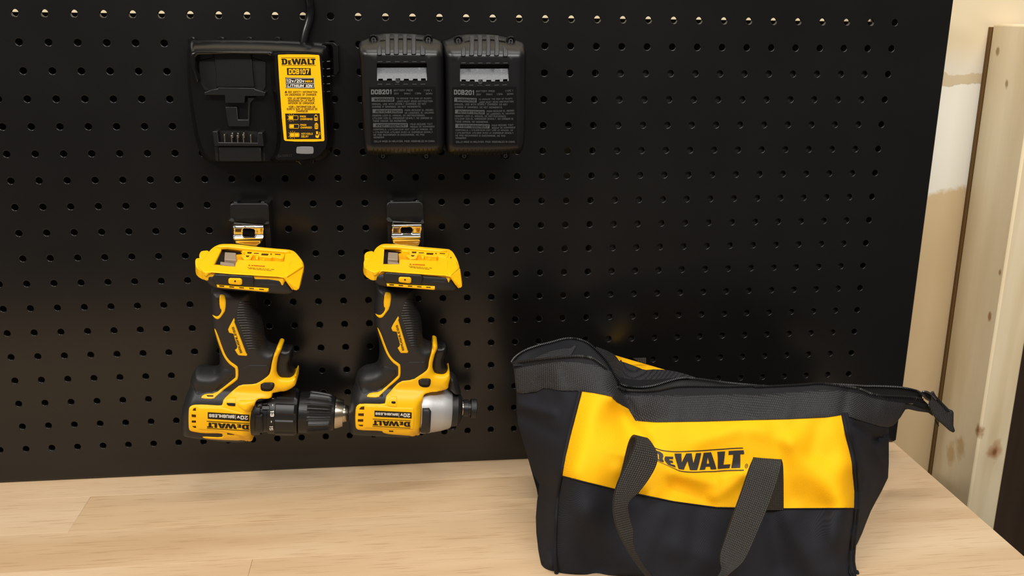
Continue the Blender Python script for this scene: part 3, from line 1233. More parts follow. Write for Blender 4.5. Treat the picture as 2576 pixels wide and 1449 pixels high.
for (ax_, ay_, bx_, by_) in [(465, 1075, 475, 1155), (537, 1085, 545, 1158), (597, 1085, 603, 1160), (655, 1075, 662, 1160), (730, 1080, 740, 1160), (546, 1060, 552, 1110), (603, 1060, 608, 1110), (662, 1058, 668, 1110)]:
    m = MB()
    p = hit_y(K1([(ax_, ay_), (bx_, by_)]), -0.037)
    m.box(p[0][0] - .0006, p[0][0] + .0006, -0.040, -0.0305, p[1][2], p[0][2])
    m.build('terminal_pin', 'steel', chg, bev=0.0003)
# label
lab = puff('label', chaikin(K1([(1000, 285), (1010, 268), (1410, 270), (1427, 290), (1478, 1130), (1462, 1152), (1085, 1150), (1058, 1125)]), 1),
           lambda x, z, d: np.full_like(x, yl - .0004), lambda x, z, d: np.full_like(x, yl + .0003), 'label_yellow', chg, yl, grid=0, ds=1)
sl = flat(yl - .0004)
m = MB()
v, f = logo2d()
decal(m, v, f, K1([(1040, 372), (1386, 372), (1036, 312)]), sl, .00012)
decal(m, *UNIT, K1([(1097, 478), (1338, 480), (1093, 407)]), sl, .00012)
decal(m, *UNIT, K1([(1082, 612), (1374, 616), (1078, 502)]), sl, .00012)
decal(m, *UNIT, K1([(1092, 1128), (1442, 1126), (1075, 868)]), sl, .00012)
for i, (s, q) in enumerate([("SEE SAFETY INFORMATION", (1104, 660, 1400, 640)), ("ON UNDERSIDE OF CHARGER.", (1075, 688, 1395, 666)),
                            ("VER LA INFORMACION DE", (1100, 724, 1375, 702)), ("SEGURIDAD EN LA PARTE", (1105, 748, 1375, 727)), ("INFERIOR DE CARGADOR.", (1107, 774, 1375, 752)),
                            ("VOIR L'INFORMATION DE", (1110, 810, 1380, 788)), ("SURETE SUR LE DESSOUS DE", (1092, 833, 1402, 812)), ("CHARGEUR.", (1187, 856, 1310, 835))]):
    v, f, _ = text2d(s, 0.02, 1)
    decal(m, v, f, K1([(q[0], q[1]), (q[2], q[1]), (q[0], q[3])]), sl, .00012)
decal(m, np.array([(0, 0), (1, 0), (.5, 1)]), [(0, 1, 2)], K1([(1070, 658), (1097, 658), (1070, 634)]), sl, .00012)
m.build('label_print', 'ink', lab, smooth=False)
m = MB()
for s, q, b in [("DCB107", (1112, 470, 1320, 416), 1.7), ("MAX", (1278, 553, 1354, 530), 1.6), ("PACK", (1226, 908, 1288, 888), .02), ("CHARGING", (1228, 934, 1352, 914), .02),
                ("PACK", (1230, 993, 1293, 974), .02), ("CHARGED", (1232, 1020, 1346, 1000), .02), ("HOT/COLD", (1240, 1083, 1355, 1063), .02), ("DELAY", (1240, 1110, 1313, 1089), .02)]:
    v, f, _ = text2d(s, b, 1)
    decal(m, v, f, K1([(q[0], q[1]), (q[2], q[1]), (q[0], q[3])]), sl, .00024)


def frame2d(m, x0, y0, x1, y1, t, q=None):
    for a in ((x0, y0, x1, y0 + t), (x0, y1 - t, x1, y1), (x0, y0, x0 + t, y1), (x1 - t, y0, x1, y1)):
        decal(m, *UNIT, K1([(a[0], a[3]), (a[2], a[3]), (a[0], a[1])]), sl, .00024)


for (x0, y0, full, flash) in ((1110, 888, 0, 1), (1117, 975, 0, 0), (1122, 1062, 1, 1)):
    frame2d(m, x0, y0, x0 + 98, y0 + 44, 4)
    for a in ((0, 1) if full else (0,)):
        xx = x0 + 7 + a * 44
        decal(m, *UNIT, K1([(xx, y0 + 37), (xx + 40, y0 + 37), (xx, y0 + 7)]), sl, .00024)
    if flash:
        for an in (-150, -120, -90, -60, 150, 120, 95, 60):
            ca, sa = math.cos(math.radians(an)), math.sin(math.radians(an))
            cx_, cy_ = x0 + 28, y0 + 22
            p0 = (cx_ + 34 * ca, cy_ + 30 * sa)
            p1 = (cx_ + 46 * ca, cy_ + 42 * sa)
            decal(m, *UNIT, K1([p0, p1, (p0[0] - 3 * sa, p0[1] + 3 * ca)]), sl, .00024)
for (x0, y0, bars) in ((1370, 886, 2), (1374, 970, 3)):
    frame2d(m, x0, y0, x0 + 36, y0 + 55, 4)
    decal(m, *UNIT, K1([(x0 + 10, y0), (x0 + 26, y0), (x0 + 10, y0 - 8)]), sl, .00024)
    for b in range(bars):
        yy = y0 + 50 - b * 16
        decal(m, *UNIT, K1([(x0 + 7, yy), (x0 + 29, yy), (x0 + 7, yy - 10)]), sl, .00024)
circ = [(.5 + .5 * math.cos(a), .5 + .5 * math.sin(a)) for a in np.linspace(0, 6.283, 12, False)]
decal(m, np.array(circ), [tuple(range(12))], K1([(1382, 1116), (1420, 1116), (1382, 1076)]), sl, .00024)
decal(m, *UNIT, K1([(1391, 1090), (1409, 1090), (1389, 1048)]), sl, .00024)
for yy in (1056, 1068, 1080):
    decal(m, *UNIT, K1([(1416, yy + 5), (1432, yy + 5), (1416, yy)]), sl, .00024)
m.build('label_print', 'label_yellow', lab, smooth=False)
m = MB()
v, f, _ = text2d("12v/20v", 1.5, 1)
decal(m, v, f, K1([(1094, 555), (1272, 556), (1092, 520)]), sl, .00024)
v, f, _ = text2d("LITHIUM ION", 1.6, 1, .2)
decal(m, v, f, K1([(1098, 600), (1356, 602), (1096, 572)]), sl, .00024)
frame2d(m, 1084, 508, 1370, 608, 4)
decal(m, *UNIT, K1([(1084, 565), (1368, 566), (1084, 561)]), sl, .00024)
m.build('label_print', 'white', lab, smooth=False)
plate('indicator_light', chaikin(K1([(1190, 1215), (1200, 1203), (1350, 1203), (1364, 1215), (1364, 1268), (1350, 1278), (1200, 1276), (1187, 1262)]), 1), yl + .001, yl - .0007, 'led', chg, bev=0.0004)
m = MB()
v, f = logo2d(False)
decal(m, v, f, K1([(1000, 1312), (1150, 1306), (1000, 1284)]), sl, .0003)
m.build('moulded_mark', 'dark', chg, smooth=False)
plate('bottom_tab', K1([(1180, 1290), (1390, 1290), (1370, 1345), (1365, 1385), (1230, 1398), (1212, 1365), (1180, 1360)]), -0.010, -0.030, 'gloss', chg, bev=0.001)
# side bracket at the right with its chamfered corner
plate('side_bracket', [K1([(1450, 150), (1568, 150), (1612, 185), (1628, 440), (1592, 478), (1560, 474), (1555, 200), (1540, 175), (1450, 172)])], -0.001, -0.016, 'gloss', chg, bev=0.0006)
for yy in (345, 420, 498, 572, 650):
    m = MB()
    p = hit_y(K1([(1500, yy), (1532, yy - 3)]), -0.026)
    m.tube([p[0], p[1]], .0008, 8)
    m.build('vent_rib', 'gloss', chg)
for xx in (135, 430, 715, 1000):
    m = MB()
    p = hit_y(K1([(xx, 128)]), -0.004)[0]
    m.lathe((p[0], 0, p[2]), (0, -1, 0), [(0, .0035), (.005, .0035), (.006, .0025)], 16)
    m.build('mounting_boss', 'gloss', chg)
# cable running up from the charger
pts = hit_y(PX([(763, 122), (764, 108), (768, 85), (776, 60), (781, 40), (781, 20), (778, 0), (772, -25), (765, -60)]), np.array([-.012, -.012, -.011, -.0095, -.0085, -.009, -.011, -.013, -.012]))
pts = respline(chaikin(pts, 2, closed=False), 40)
m = MB()
m.tube(pts, .0042, 14)
m.build('power_cable', 'cable', chg, label='black cable rising from the charger')

# ================================================================== BATTERIES
WARN = [("DCB201", (215, 715, 422, 665), 'greyprint', 1.7), ("BATTERY PACK", (444, 684, 640, 664), 'dimprint', .01), ("TYPE 1", (748, 686, 830, 666), 'dimprint', .01),
        ("20V     (Max)    1.5Ah", (446, 717, 722, 695), 'dimprint', .01), ("30Wh", (768, 717, 836, 698), 'dimprint', .01),
        ("TO REDUCE THE RISK OF INJURY,", (472, 766, 832, 748), 'dimprint', .01), ("USER MUST READ INSTRUCTION", (478, 794, 838, 776), 'dimprint', .01),
        ("MANUAL. USE WITH DEWALT CHARGER. DO NOT", (224, 822, 775, 803), 'dimprint', .01), ("CHARGE IF DAMAGED. DO NOT INCINERATE.", (226, 850, 722, 831), 'dimprint', .01),
        ("PARA REDUCIR EL RIESGO", (556, 885, 845, 866), 'dimprint', .01), ("DE LESIONES, EL USUARIO", (556, 912, 850, 894), 'dimprint', .01),
        ("DEBERA LEER EL MANUAL DE INSTRUCCIONES.", (230, 938, 762, 920), 'dimprint', .01), ("UTILIZAR CON EL CARGADOR DEWALT. NO CARGAR SI", (230, 966, 835, 947), 'dimprint', .01),
        ("TIENE DANOS. NO INCINERAR.", (232, 994, 575, 975), 'dimprint', .01),
        ("POUR REDUIRE TOUT", (610, 1026, 838, 1008), 'dimprint', .01), ("RISQUE DE DOMMAGES", (612, 1052, 858, 1034), 'dimprint', .01),
        ("CORPORELS, L'UTILISATEUR DOIT LIRE LE MANUEL DE", (238, 1080, 835, 1062), 'dimprint', .01), ("L'UTILISATEUR. UTILISER AVEC LE CHARGEUR DEWALT.", (238, 1107, 845, 1089), 'dimprint', .01),
        ("NE PAS RECHARGER SI ENDOMMAGE. NE PAS", (240, 1134, 755, 1116), 'dimprint', .01), ("INCINERER.", (242, 1160, 352, 1142), 'dimprint', .01),
        ("CELLS MADE IN MALAYSIA. PACK ASSEMBLED IN CHINA.", (246, 1200, 862, 1180), 'dimprint', .01)]
TXT = {s: text2d(s, b, 1) for s, q, mt, b in WARN}
for s in ("WARNING", "ADVERTENCIA", "AVERTISSEMENT"):
    TXT[s] = text2d(s, 1.5, 1, .2)

bat_map = [None,
           TPS([(100, 280), (935, 200), (240, 160), (795, 160), (275, 455), (780, 455), (195, 640), (870, 640), (220, 1210), (880, 1210), (335, 1345), (775, 1345), (145, 1290), (955, 1290), (600, 105)],
               [(955, 280), (1768, 210), (1100, 170), (1632, 175), (1118, 465), (1612, 465), (1036, 640), (1690, 640), (1048, 1215), (1690, 1215), (1160, 1345), (1578, 1342), (970, 1290), (1752, 1280), (1440, 112)])]


def battery(i, label, x0):
    mp = (lambda pts: K2(pts)) if i == 0 else (lambda pts: K2([tuple(q) for q in bat_map[1](pts)]))
    t = thing('battery_pack', label, 'battery', (x0, -0.02, -0.17), 'battery packs on the pegboard')
    YF = -0.066
    p = hit_y(mp([(500, 320), (500, 100), (500, 1290)]), YF)
    zs, ztp, zbt = p[0][2], p[1][2], p[2][2]

    def yfront(x, z):
        tt = np.clip((z - zs) / (ztp - zs), 0, 1.2)
        yv = YF + 0.030 * tt ** 1.7
        uu = np.clip((zbt + .006 - z) / .012, 0, 1.4)
        return yv + 0.008 * uu ** 2
    out = mp([(88, 235), (98, 185), (140, 172), (190, 150), (232, 122), (380, 103), (600, 106), (760, 124), (838, 150), (880, 165), (936, 185), (945, 260), (952, 600), (957, 1000), (955, 1275), (900, 1316), (700, 1330), (300, 1331), (180, 1320), (146, 1280), (128, 900), (110, 400)])
    winl = mp([(272, 400), (780, 398), (783, 572), (274, 574)])
    hs_ = hit_y(chaikin(out, 1), -0.05)[:, [0, 2]]
    hw_ = hit_y(winl, YF)[:, [0, 2]]
    puff('housing', [hs_, hw_], lambda x, z, d: yfront(x, z) + .009 * (1 - rnd(d, .009)), lambda x, z, d: np.full_like(x, -0.012), 'shell', t, None, grid=.0022, ds=.0018, rings=(.0012, .003, .006), world=True, sharp=50, outer_only=True)
    sf = lambda x, z: yfront(x, z)
    # raised ribs over the shoulder
    for (a, b, ya, yb2, c) in [(275, 325, 250, 320, 1), (358, 412, 105, 312, 0), (444, 497, 104, 312, 0), (535, 583, 105, 312, 0), (622, 672, 108, 312, 0), (712, 765, 250, 320, 2)]:
        pl = [(a, yb2), (a + 2, ya), (b - 4, ya), (b, yb2)] if not c else ([(a, 320), (a, 250), (b - 20, 200), (b - 4, 240), (b, 320)] if c == 1 else [(a, 320), (a, 215), (a + 15, 205), (b, 255), (b, 320)])
        puff('rib', mp(pl), lambda x, z, d: sf(x, z) - .0016 * rnd(d, .0006), lambda x, z, d: sf(x, z) + .001, 'tex', t, sf, grid=.004, ds=.0015, rings=(.0006,), sharp=45)
    # bridge between ribs at the top, shiny
    puff('top_bar', mp([(300, 150), (400, 128), (600, 122), (740, 140), (742, 165), (600, 150), (400, 152), (305, 172)]), lambda x, z, d: sf(x, z) - .0008 * rnd(d, .001), lambda x, z, d: sf(x, z) + .001, 'gloss', t, sf, grid=.003, ds=.0015)
    # release latch in its window
    puff('latch_recess', mp([(266, 394), (786, 392), (789, 580), (268, 580)]), lambda x, z, d: sf(x, z) + .006, lambda x, z, d: sf(x, z) + .008, 'dark', t, sf, grid=0, ds=.01)
    lt = mp([(274, 448), (776, 446), (782, 570), (770, 574), (768, 552), (722, 553), (720, 575), (690, 576), (686, 555), (640, 556), (636, 572), (600, 572), (596, 556), (548, 556), (545, 574), (512, 574), (508, 552), (465, 553), (462, 574), (430, 575), (424, 554), (378, 555), (374, 572), (338, 572), (334, 555), (290, 556), (288, 575), (276, 575)])
    pz = hit_y(mp([(500, 450), (500, 570)]), YF)
    zA, zC = pz[0][2], pz[1][2]
    puff('release_latch', lt, lambda x, z, d: YF + .0050 - .0058 * np.clip((zA - z) / (zA - zC), 0, 1) ** .8, lambda x, z, d: np.full_like(x, YF + .0055), 'latch', t, YF, grid=.003, ds=.002, sharp=50)
    for xx in (285, 370, 460, 545, 635, 720):
        for yy in (386, 614):
            m = MB()
            p = hit_surf(mp([(xx - 2, yy), (xx + 44, yy - 1)]), sf)
            p[:, 1] -= .0002
            m.tube([p[0], p[1]], .00045, 6)
            m.build('detent', 'tex', t)
    m = MB()
    p = hit_y(mp([(484, 578)]), YF)[0]
    m.lathe((p[0], YF, p[2]), (0, -1, 0), [(0, .002), (.0012, .002), (.0012, .001), (.0004, .0009)], 12)
    m.build('latch_screw', 'dsteel', t)
    lb = puff('label', mp([(196, 640), (868, 636), (882, 1210), (216, 1212)]), lambda x, z, d: sf(x, z) - .0003, lambda x, z, d: sf(x, z) + .0005, 'gloss', t, sf, grid=0, ds=.02)
    mbs = {'greyprint': MB(), 'dimprint': MB()}
    for s, q, mt, b in WARN:
        v, f, _ = TXT[s]
        decal(mbs[mt], v, f, mp([(q[0], q[1]), (q[2], q[1] - 2), (q[0], q[3])]), sf, .0005)
    for (x0_, y0_, x1_, y1_) in ((220, 788, 450, 744), (230, 905, 535, 864), (236, 1048, 588, 1006)):
        decal(mbs['dimprint'], *UNIT, mp([(x0_, y0_), (x1_, y0_), (x0_, y1_)]), sf, .0005)
    mbs['greyprint'].build('label_print', 'greyprint', lb, smooth=False)
    mbs['dimprint'].build('label_print', 'dimprint', lb, smooth=False)
    m = MB()
    for s, q in (("WARNING", (250, 780, 442, 752)), ("ADVERTENCIA", (258, 898, 528, 872)), ("AVERTISSEMENT", (262, 1041, 580, 1014))):
        v, f, _ = TXT[s]
        decal(m, v, f, mp([(q[0], q[1]), (q[2], q[1]), (q[0], q[3])]), sf, .0007)
    m.build('label_print', 'dark', lb, smooth=False)
    # screws: two on the shoulder, two under the bottom edge
    for (xx, yy, dy) in ((240, 160, 0), (795, 160, 0), (335, 1345, .004), (775, 1345, .004)):
        p = hit_surf(mp([(xx, yy)]), lambda x, z: sf(x, z) + dy)[0]
        yv = p[1]
        m = MB()
        m.lathe((p[0], yv + .006, p[2]), (0, -1, 0.05), [(0, .0042), (.005, .0042), (.0066, .0036), (.0066, .0030), (.004, .0028)], 18)
        bs = m.build('screw_boss', 'gloss', t)
        m = MB()
        m.lathe((p[0], yv + .004, p[2]), (0, -1, 0.05), [(0, .0026), (.0022, .0026), (.0028, .0020), (.0028, .0011), (.0016, .0010)], 16)
        m.build('screw', 'dsteel', bs)
    # lower skirt: small vertical notches
    for xx in range(240, 900, 42):
        m = MB()
        p = hit_y(mp([(xx, 1265), (xx, 1325)]), YF + .001)
        m.tube([(p[0][0], sf(p[0][0], p[0][2]) + .0001, p[0][2]), (p[1][0], sf(p[1][0], p[1][2]) + .0005, p[1][2])], .0004, 6)
        m.build('skirt_notch', 'dark', t)
    # holder behind the pack
    m = MB()
    pp = hit_y(mp([(300, 500), (800, 1200)]), -.012)
    m.box(pp[0][0], pp[1][0], -.013, -.0006, pp[1][2], pp[0][2])
    m.build('slide_rail', 'black', t)
    return t


battery(0, 'black battery pack beside the charger, left of the two packs', .39)
battery(1, 'black battery pack right of its twin, farther from the charger', .47)

# ================================================================== TOOLS
TP = np.array([(591.4, 708.3, 1019, 704.7), (588.3, 800.6, 1001.9, 795.9), (621.2, 895.6, 1026.1, 888), (593.7, 922.6, 1003.6, 917.9), (745, 940, 1132, 933), (704, 872, 1094.6, 864.6), (627.7, 1083, 1033, 1076.7), (484.6, 1030, 903.4, 1027), (491.2, 659, 915, 659), (752.1, 728.2, 1162.2, 723.5), (555, 612.5, 966.2, 612.5), (517.4, 715.3, 940.4, 713), (675.4, 731.7, 1094.8, 727), (551.5, 742.3, 967.4, 736.4), (566.7, 633, 976.8, 633), (672.3, 973, 1067.6, 963.6), (532, 790, 942, 787), (645, 870, 1052, 862)])
TMAP = TPS(TP[:, :2], TP[:, 2:], 0.002)


def tool(i, label, x0):
    AA, BB = (A1, B1) if i == 0 else (A2, B2)
    mA = A1 if i == 0 else (lambda pts: TMAP(A1(pts)))
    mB_ = B1 if i == 0 else (lambda pts: TMAP(B1(pts)))
    name = 'cordless_drill' if i == 0 else 'impact_driver'
    t = thing(name, label, 'drill' if i == 0 else 'impact driver', (x0, -0.03, -0.22), 'power tools hung on the pegboard')
    ym = lambda z: -0.042 + -0.15 * (z + 0.385)
    ymz = lambda x, z: ym(z)
    # ---------- motor axis
    ax_px = B1([(100, 1005), (1850, 1067)]) if i == 0 else B2([(75, 985), (1440, 1012)])
    axw = hit_surf(ax_px, ymz)
    a0, a1 = axw[0], axw[1]
    adir = (a1 - a0) / np.linalg.norm(a1 - a0)
    e2 = np.array([adir[0], adir[2]]) / np.linalg.norm([adir[0], adir[2]])

    def perp(x, z):
        return (x - a0[0]) * (-e2[1]) + (z - a0[2]) * e2[0]
    # handle centre line
    hc = hit_surf(B1([(620, -240), (660, 0), (740, 300), (800, 620)]) if i == 0 else B2([(585, -260), (610, 0), (680, 280), (730, 590)]), ymz)[:, [0, 2]]

    def hh(x, z):
        mo = 0.0295 * np.sqrt(np.clip(1 - np.clip(np.abs(perp(x, z)) / .0335, 0, 1) ** 3.0, 0, 1))
        zt_ = hc[0][1]
        k = np.clip((z - hc[-1][1]) / (zt_ - hc[-1][1]), 0, 1)
        ha = 0.0175 + 0.0015 * k
        s = .004
        return np.maximum(mo, ha) + s * np.clip(1 - np.abs(mo - ha) / s, 0, 1) ** 2 * .25
    if i == 0:
        body = B1([(385, -320), (392, -240), (396, -60), (400, 20), (412, 130), (440, 215), (475, 310), (490, 420), (488, 520), (460, 565), (420, 580), (330, 575), (260, 560), (225, 575), (190, 640), (172, 700), (178, 745), (150, 800), (130, 850), (118, 900), (97, 960), (92, 1100), (93, 1235), (150, 1262), (300, 1300), (480, 1330), (600, 1340), (825, 1340), (835, 1150), (845, 900), (1010, 870), (1030, 820), (1150, 785), (1190, 700), (1100, 600), (1120, 450), (1140, 360), (1090, 345), (1040, 340), (985, 310), (958, 250), (945, 130), (930, 60), (905, -10), (880, -70), (862, -140), (858, -235), (862, -320)])
    else:
        body = B2([(366, -345), (358, -268), (343, -78), (345, 100), (360, 140), (375, 200), (400, 280), (405, 400), (395, 490), (370, 540), (320, 555), (240, 570), (170, 620), (145, 690), (150, 740), (120, 790), (105, 850), (90, 930), (75, 1050), (75, 1200), (90, 1240), (180, 1255), (440, 1280), (815, 1292), (840, 1000), (842, 900), (880, 810), (980, 745), (1060, 700), (1060, 670), (980, 600), (985, 450), (1000, 330), (975, 318), (930, 305), (885, 285), (862, 240), (858, 121), (843, 21), (813, -59), (793, -149), (788, -234), (790, -345)])
    bw = chaikin(hit_surf(body, ymz)[:, [0, 2]], 1)
    bl = [resample(bw, .002)]

    def surf(x, z):
        P = np.c_[np.ravel(x), np.ravel(z)]
        ins = inside(P, bl)
        d = np.where(ins, dist(P, bl), 0)
        return ym(np.ravel(z)) - hh(np.ravel(x), np.ravel(z)) * (0.12 + 0.88 * rnd(d, .011))
    puff('grip_body', bw, lambda x, z, d: ym(z) - hh(x, z) * (0.12 + 0.88 * rnd(d, .011)), lambda x, z, d: ym(z) + hh(x, z) * (0.12 + 0.88 * rnd(d, .011)),
         'rubber', t, None, grid=.0022, ds=.002, rings=(.0008, .002, .004, .007), world=True, sharp=50)

    def inlay(name, L, tk, mat, parent=t, r=.0015, grid=.002, smooth=0, depth=.002, rings=None, base=surf):
        tr = lambda x, z: base(x, z) - tk
        return puff(name, L, lambda x, z, d: base(x, z) - tk * (0.25 + .75 * rnd(d, r)), lambda x, z, d: base(x, z) + depth, mat, parent, tr, grid=grid, ds=.0015,
                    rings=rings if rings is not None else (r * .5, r), smooth=smooth, sharp=45)
    # ---------- yellow shell
    if i == 0:
        shell = [(150, 1010), (165, 990), (200, 972), (300, 970), (500, 982), (512, 960), (520, 915), (620, 820), (700, 757), (860, 750), (920, 720), (1010, 655), (1028, 600), (1040, 520), (1065, 430), (1090, 360), (1115, 348), (1140, 360), (1142, 385), (1105, 460), (1088, 540), (1085, 610), (1100, 660), (1130, 688), (1230, 692), (1270, 680), (1300, 632), (1305, 700), (1295, 760), (1250, 795), (1190, 825), (1060, 842), (1040, 850), (1035, 905), (900, 905), (870, 930), (855, 980), (850, 1090), (855, 1150), (848, 1240), (838, 1340), (820, 1362), (780, 1366), (740, 1350), (590, 1352), (350, 1338), (296, 1322), (300, 1312), (500, 1322), (515, 1300), (500, 1278), (300, 1278), (175, 1258), (150, 1235), (146, 1120)]
    else:
        shell = [(148, 1010), (165, 980), (200, 960), (460, 965), (468, 930), (475, 880), (510, 840), (620, 720), (760, 705), (900, 615), (925, 580), (935, 500), (970, 380), (975, 320), (1000, 315), (1025, 335), (1025, 370), (990, 450), (970, 540), (975, 610), (1000, 645), (1080, 655), (1120, 645), (1155, 605), (1162, 690), (1145, 750), (1140, 800), (1040, 830), (920, 845), (885, 860), (870, 890), (865, 1000), (862, 1090), (860, 1170), (838, 1270), (830, 1302), (700, 1302), (500, 1288), (440, 1272), (430, 1252), (180, 1245), (148, 1220), (142, 1120)]
    # the shell also forms the trigger guard, so its surface continues past the grip silhouette
    bl2 = [resample(hit_surf(chaikin(BB(shell), 1, .2), lambda x, z: ym(z) - .012)[:, [0, 2]], .002)]

    def surf2(x, z):
        x = np.ravel(x)
        z = np.ravel(z)
        P = np.c_[x, z]
        ins = inside(P, bl)
        d1 = np.where(ins, dist(P, bl), 0)
        ins2 = inside(P, bl2)
        d2 = np.where(ins2, dist(P, bl2), 0)
        g_ = .35 + .42 * np.clip((perp(x, z) - .012) / .008, 0, 1)
        return ym(z) - hh(x, z) * (g_ + (1 - g_) * rnd(np.maximum(d1, d2 * 1.2), .011))
    shell_px = chaikin(BB(shell), 1, .2)
    for _ in range(2):
        bl2 = [resample(hit_surf(shell_px, surf2)[:, [0, 2]], .002)]
    sh = puff('yellow_shell', shell_px, lambda x, z, d: surf2(x, z) - .0012 * (0.2 + .8 * rnd(d, .002)), lambda x, z, d: ym(z) + 0.5 * hh(x, z), 'yellow', t, lambda x, z: surf2(x, z), grid=.002, ds=.0016, rings=(.0008, .002, .004), sharp=45)
    ysurf = lambda x, z: surf2(x, z) - .0012
    # raised side panel carrying the print
    pan = [(240, 1000), (500, 1005), (560, 1020), (830, 1040), (842, 1150), (835, 1268), (500, 1262), (250, 1240)] if i == 0 else [(240, 985), (470, 990), (540, 1005), (770, 1010), (780, 1100), (768, 1240), (500, 1240), (240, 1225)]
    inlay('side_panel', BB(pan), .0008, 'yellow', sh, r=.0016, base=ysurf, depth=.0008)
    psurf = lambda x, z: ysurf(x, z) - .0008
    rbar = [(680, 935), (860, 925), (858, 1010), (700, 1012), (672, 985)] if i == 0 else None
    if rbar:
        inlay('raised_bar', BB(rbar), .0016, 'yellow', sh, r=.003, base=ysurf, depth=.001)
    win = [(550, 905), (600, 892), (655, 895), (650, 990), (560, 985)] if i == 0 else [(485, 930), (525, 880), (590, 885), (588, 1000), (490, 990)]
    inlay('window_frame', BB(win), .0006, 'yellow', sh, r=.001, base=ysurf, depth=.001)
    slotw = [(555, 952), (648, 955), (646, 990), (575, 985), (553, 970)] if i == 0 else [(530, 935), (578, 937), (578, 965), (530, 962)]
    inlay('window_slot', BB(slotw), .0010, 'dark', sh, r=.0004, base=ysurf, depth=.001)
    # vents
    vents = [[(188, 1035), (200, 1012), (225, 1006), (225, 1038)], [(178, 1075), (225, 1080), (225, 1108), (180, 1104)], [(180, 1142), (225, 1142), (225, 1166), (180, 1164)], [(183, 1202), (225, 1200), (228, 1222), (205, 1220)]] if i == 0 else \
        [[(183, 1022), (205, 996), (240, 990), (240, 1026)], [(175, 1065), (235, 1065), (235, 1095), (175, 1092)], [(172, 1128), (230, 1128), (228, 1156), (170, 1154)], [(172, 1188), (228, 1188), (225, 1204), (195, 1203)]]
    for vv in vents:
        inlay('vent', BB(vv), .0002, 'slot', sh, r=.0004, base=ysurf, depth=.001)
    if i == 0:
        inlay('screw_recess', BB([(560, 1275), (640, 1280), (635, 1298), (560, 1292)]), .0003, 'slot', sh, r=.0005, base=ysurf)
    else:
        inlay('screw_recess', BB([(505, 1250), (552, 1252), (552, 1266), (505, 1264)]), .0003, 'slot', sh, r=.0005, base=ysurf)
    # print
    m = MB()
    v, f = subdiv(*logo2d(False), .05)
    if i == 0:
        decal(m, v, f, BB([(797, 1188), (345, 1163), (797, 1240)]), psurf, .0004)
        bars = [[(798, 1172), (340, 1146), (798, 1178)], [(798, 1250), (342, 1222), (798, 1256)]]
        box = [(797, 1080), (352, 1052), (797, 1150)]
    else:
        decal(m, v, f, BB([(735, 1158), (332, 1140), (735, 1210)]), psurf, .0004)
        bars = [[(738, 1142), (330, 1124), (738, 1147)], [(735, 1221), (328, 1202), (735, 1226)]]
        box = [(748, 1055), (350, 1035), (748, 1120)]
    u8 = subdiv(*UNIT, .09)
    for b in bars:
        decal(m, *u8, BB(b), psurf, .0004)
    decal(m, *u8, BB(box), psurf, .0004)
    m.build('printed_logo', 'ink', sh, smooth=False)
    m = MB()
    q20, qbr = ([(783, 1092), (664, 1086), (783, 1134)], [(638, 1083), (366, 1070), (638, 1118)]) if i == 0 else ([(732, 1068), (628, 1062), (731, 1108)], [(602, 1064), (360, 1054), (602, 1091)])
    v, f, _ = text2d('20v', 1.7, 2)
    decal(m, v, f, BB(q20), psurf, .0008)
    v, f, _ = text2d('BRUSHLESS', 1.6, 2)
    decal(m, *subdiv(v, f, .08), BB(qbr), psurf, .0008)
    xb = (652, 1080) if i == 0 else (614, 1060)
    decal(m, *UNIT, BB([(xb[0], xb[1]), (xb[0] - 4, xb[1]), (xb[0], xb[1] + 48)]), psurf, .0008)
    m.build('printed_rating', 'white', sh, smooth=False)
    # ---------- yellow piping on the grip
    pip = mB_([(418, 158), (432, 165), (465, 240), (500, 345), (540, 445), (590, 510), (650, 550), (678, 575), (678, 695), (650, 725), (545, 800), (440, 882), (415, 915), (285, 908), (282, 885), (325, 858), (430, 855), (535, 775), (640, 690), (650, 680), (648, 590), (630, 575), (575, 535), (520, 460), (480, 360), (445, 250)])
    inlay('yellow_piping', chaikin(pip, 1), .0009, 'yellow', r=.0012)
    if i == 0:
        inlay('piping_slot', mB_([(330, 868), (425, 870), (420, 890), (335, 887)]), .0012, 'slot', r=.0004, depth=.0005)
    else:
        inlay('screw_recess', B2([(400, 885), (420, 858), (440, 865), (440, 888)]), .0004, 'dark', r=.0004, depth=.0005)
    pip2 = mA([(475, 1075), (500, 1072), (525, 1078), (545, 1100), (542, 1240), (510, 1290), (480, 1330), (450, 1340), (420, 1322), (395, 1285), (420, 1300), (450, 1310), (480, 1290), (503, 1245), (478, 1212)])
    inlay('yellow_piping', chaikin(pip2, 1), .0009, 'yellow', r=.0012)
    pl = inlay('name_plate', mB_([(632, 45), (642, 70), (637, 88), (765, 425), (774, 432), (770, 453), (680, 446), (660, 420), (642, 388), (660, 375), (668, 355), (625, 215), (580, 205), (568, 170), (585, 130)]), .0009, 'yellow', r=.0008)
    m = MB()
    v, f, _ = text2d('BRUSHLESS', 1.25, 2)
    decal(m, *subdiv(v, f, .12), mB_([(722, 414), (632, 136), (698, 420)]), lambda x, z: surf(x, z) - .0009, .0003)
    m.build('printed_name', 'ink', pl, smooth=False)
    # ---------- grip ribs
    for k in range(19):
        y0 = -130 + 27.6 * k
        xl = np.interp(y0, [-130, -60, 40, 150, 400], [690, 668, 660, 705, 790])
        xr = np.interp(y0, [-130, -70, -10, 60, 130, 250, 310, 370], [835, 868, 905, 925, 938, 950, 940, 915])
        L = [(xl, y0 + 2), ((xl * 2 + xr) / 3, y0 - 1), ((xl + 2 * xr) / 3, y0 - 1), (xr - 12, y0 + 2), (xr, y0 + 10), (xr - 12, y0 + 18), ((xl + 2 * xr) / 3, y0 + 18), ((xl * 2 + xr) / 3, y0 + 18), (xl, y0 + 19)]
        Lp = mB_(L)
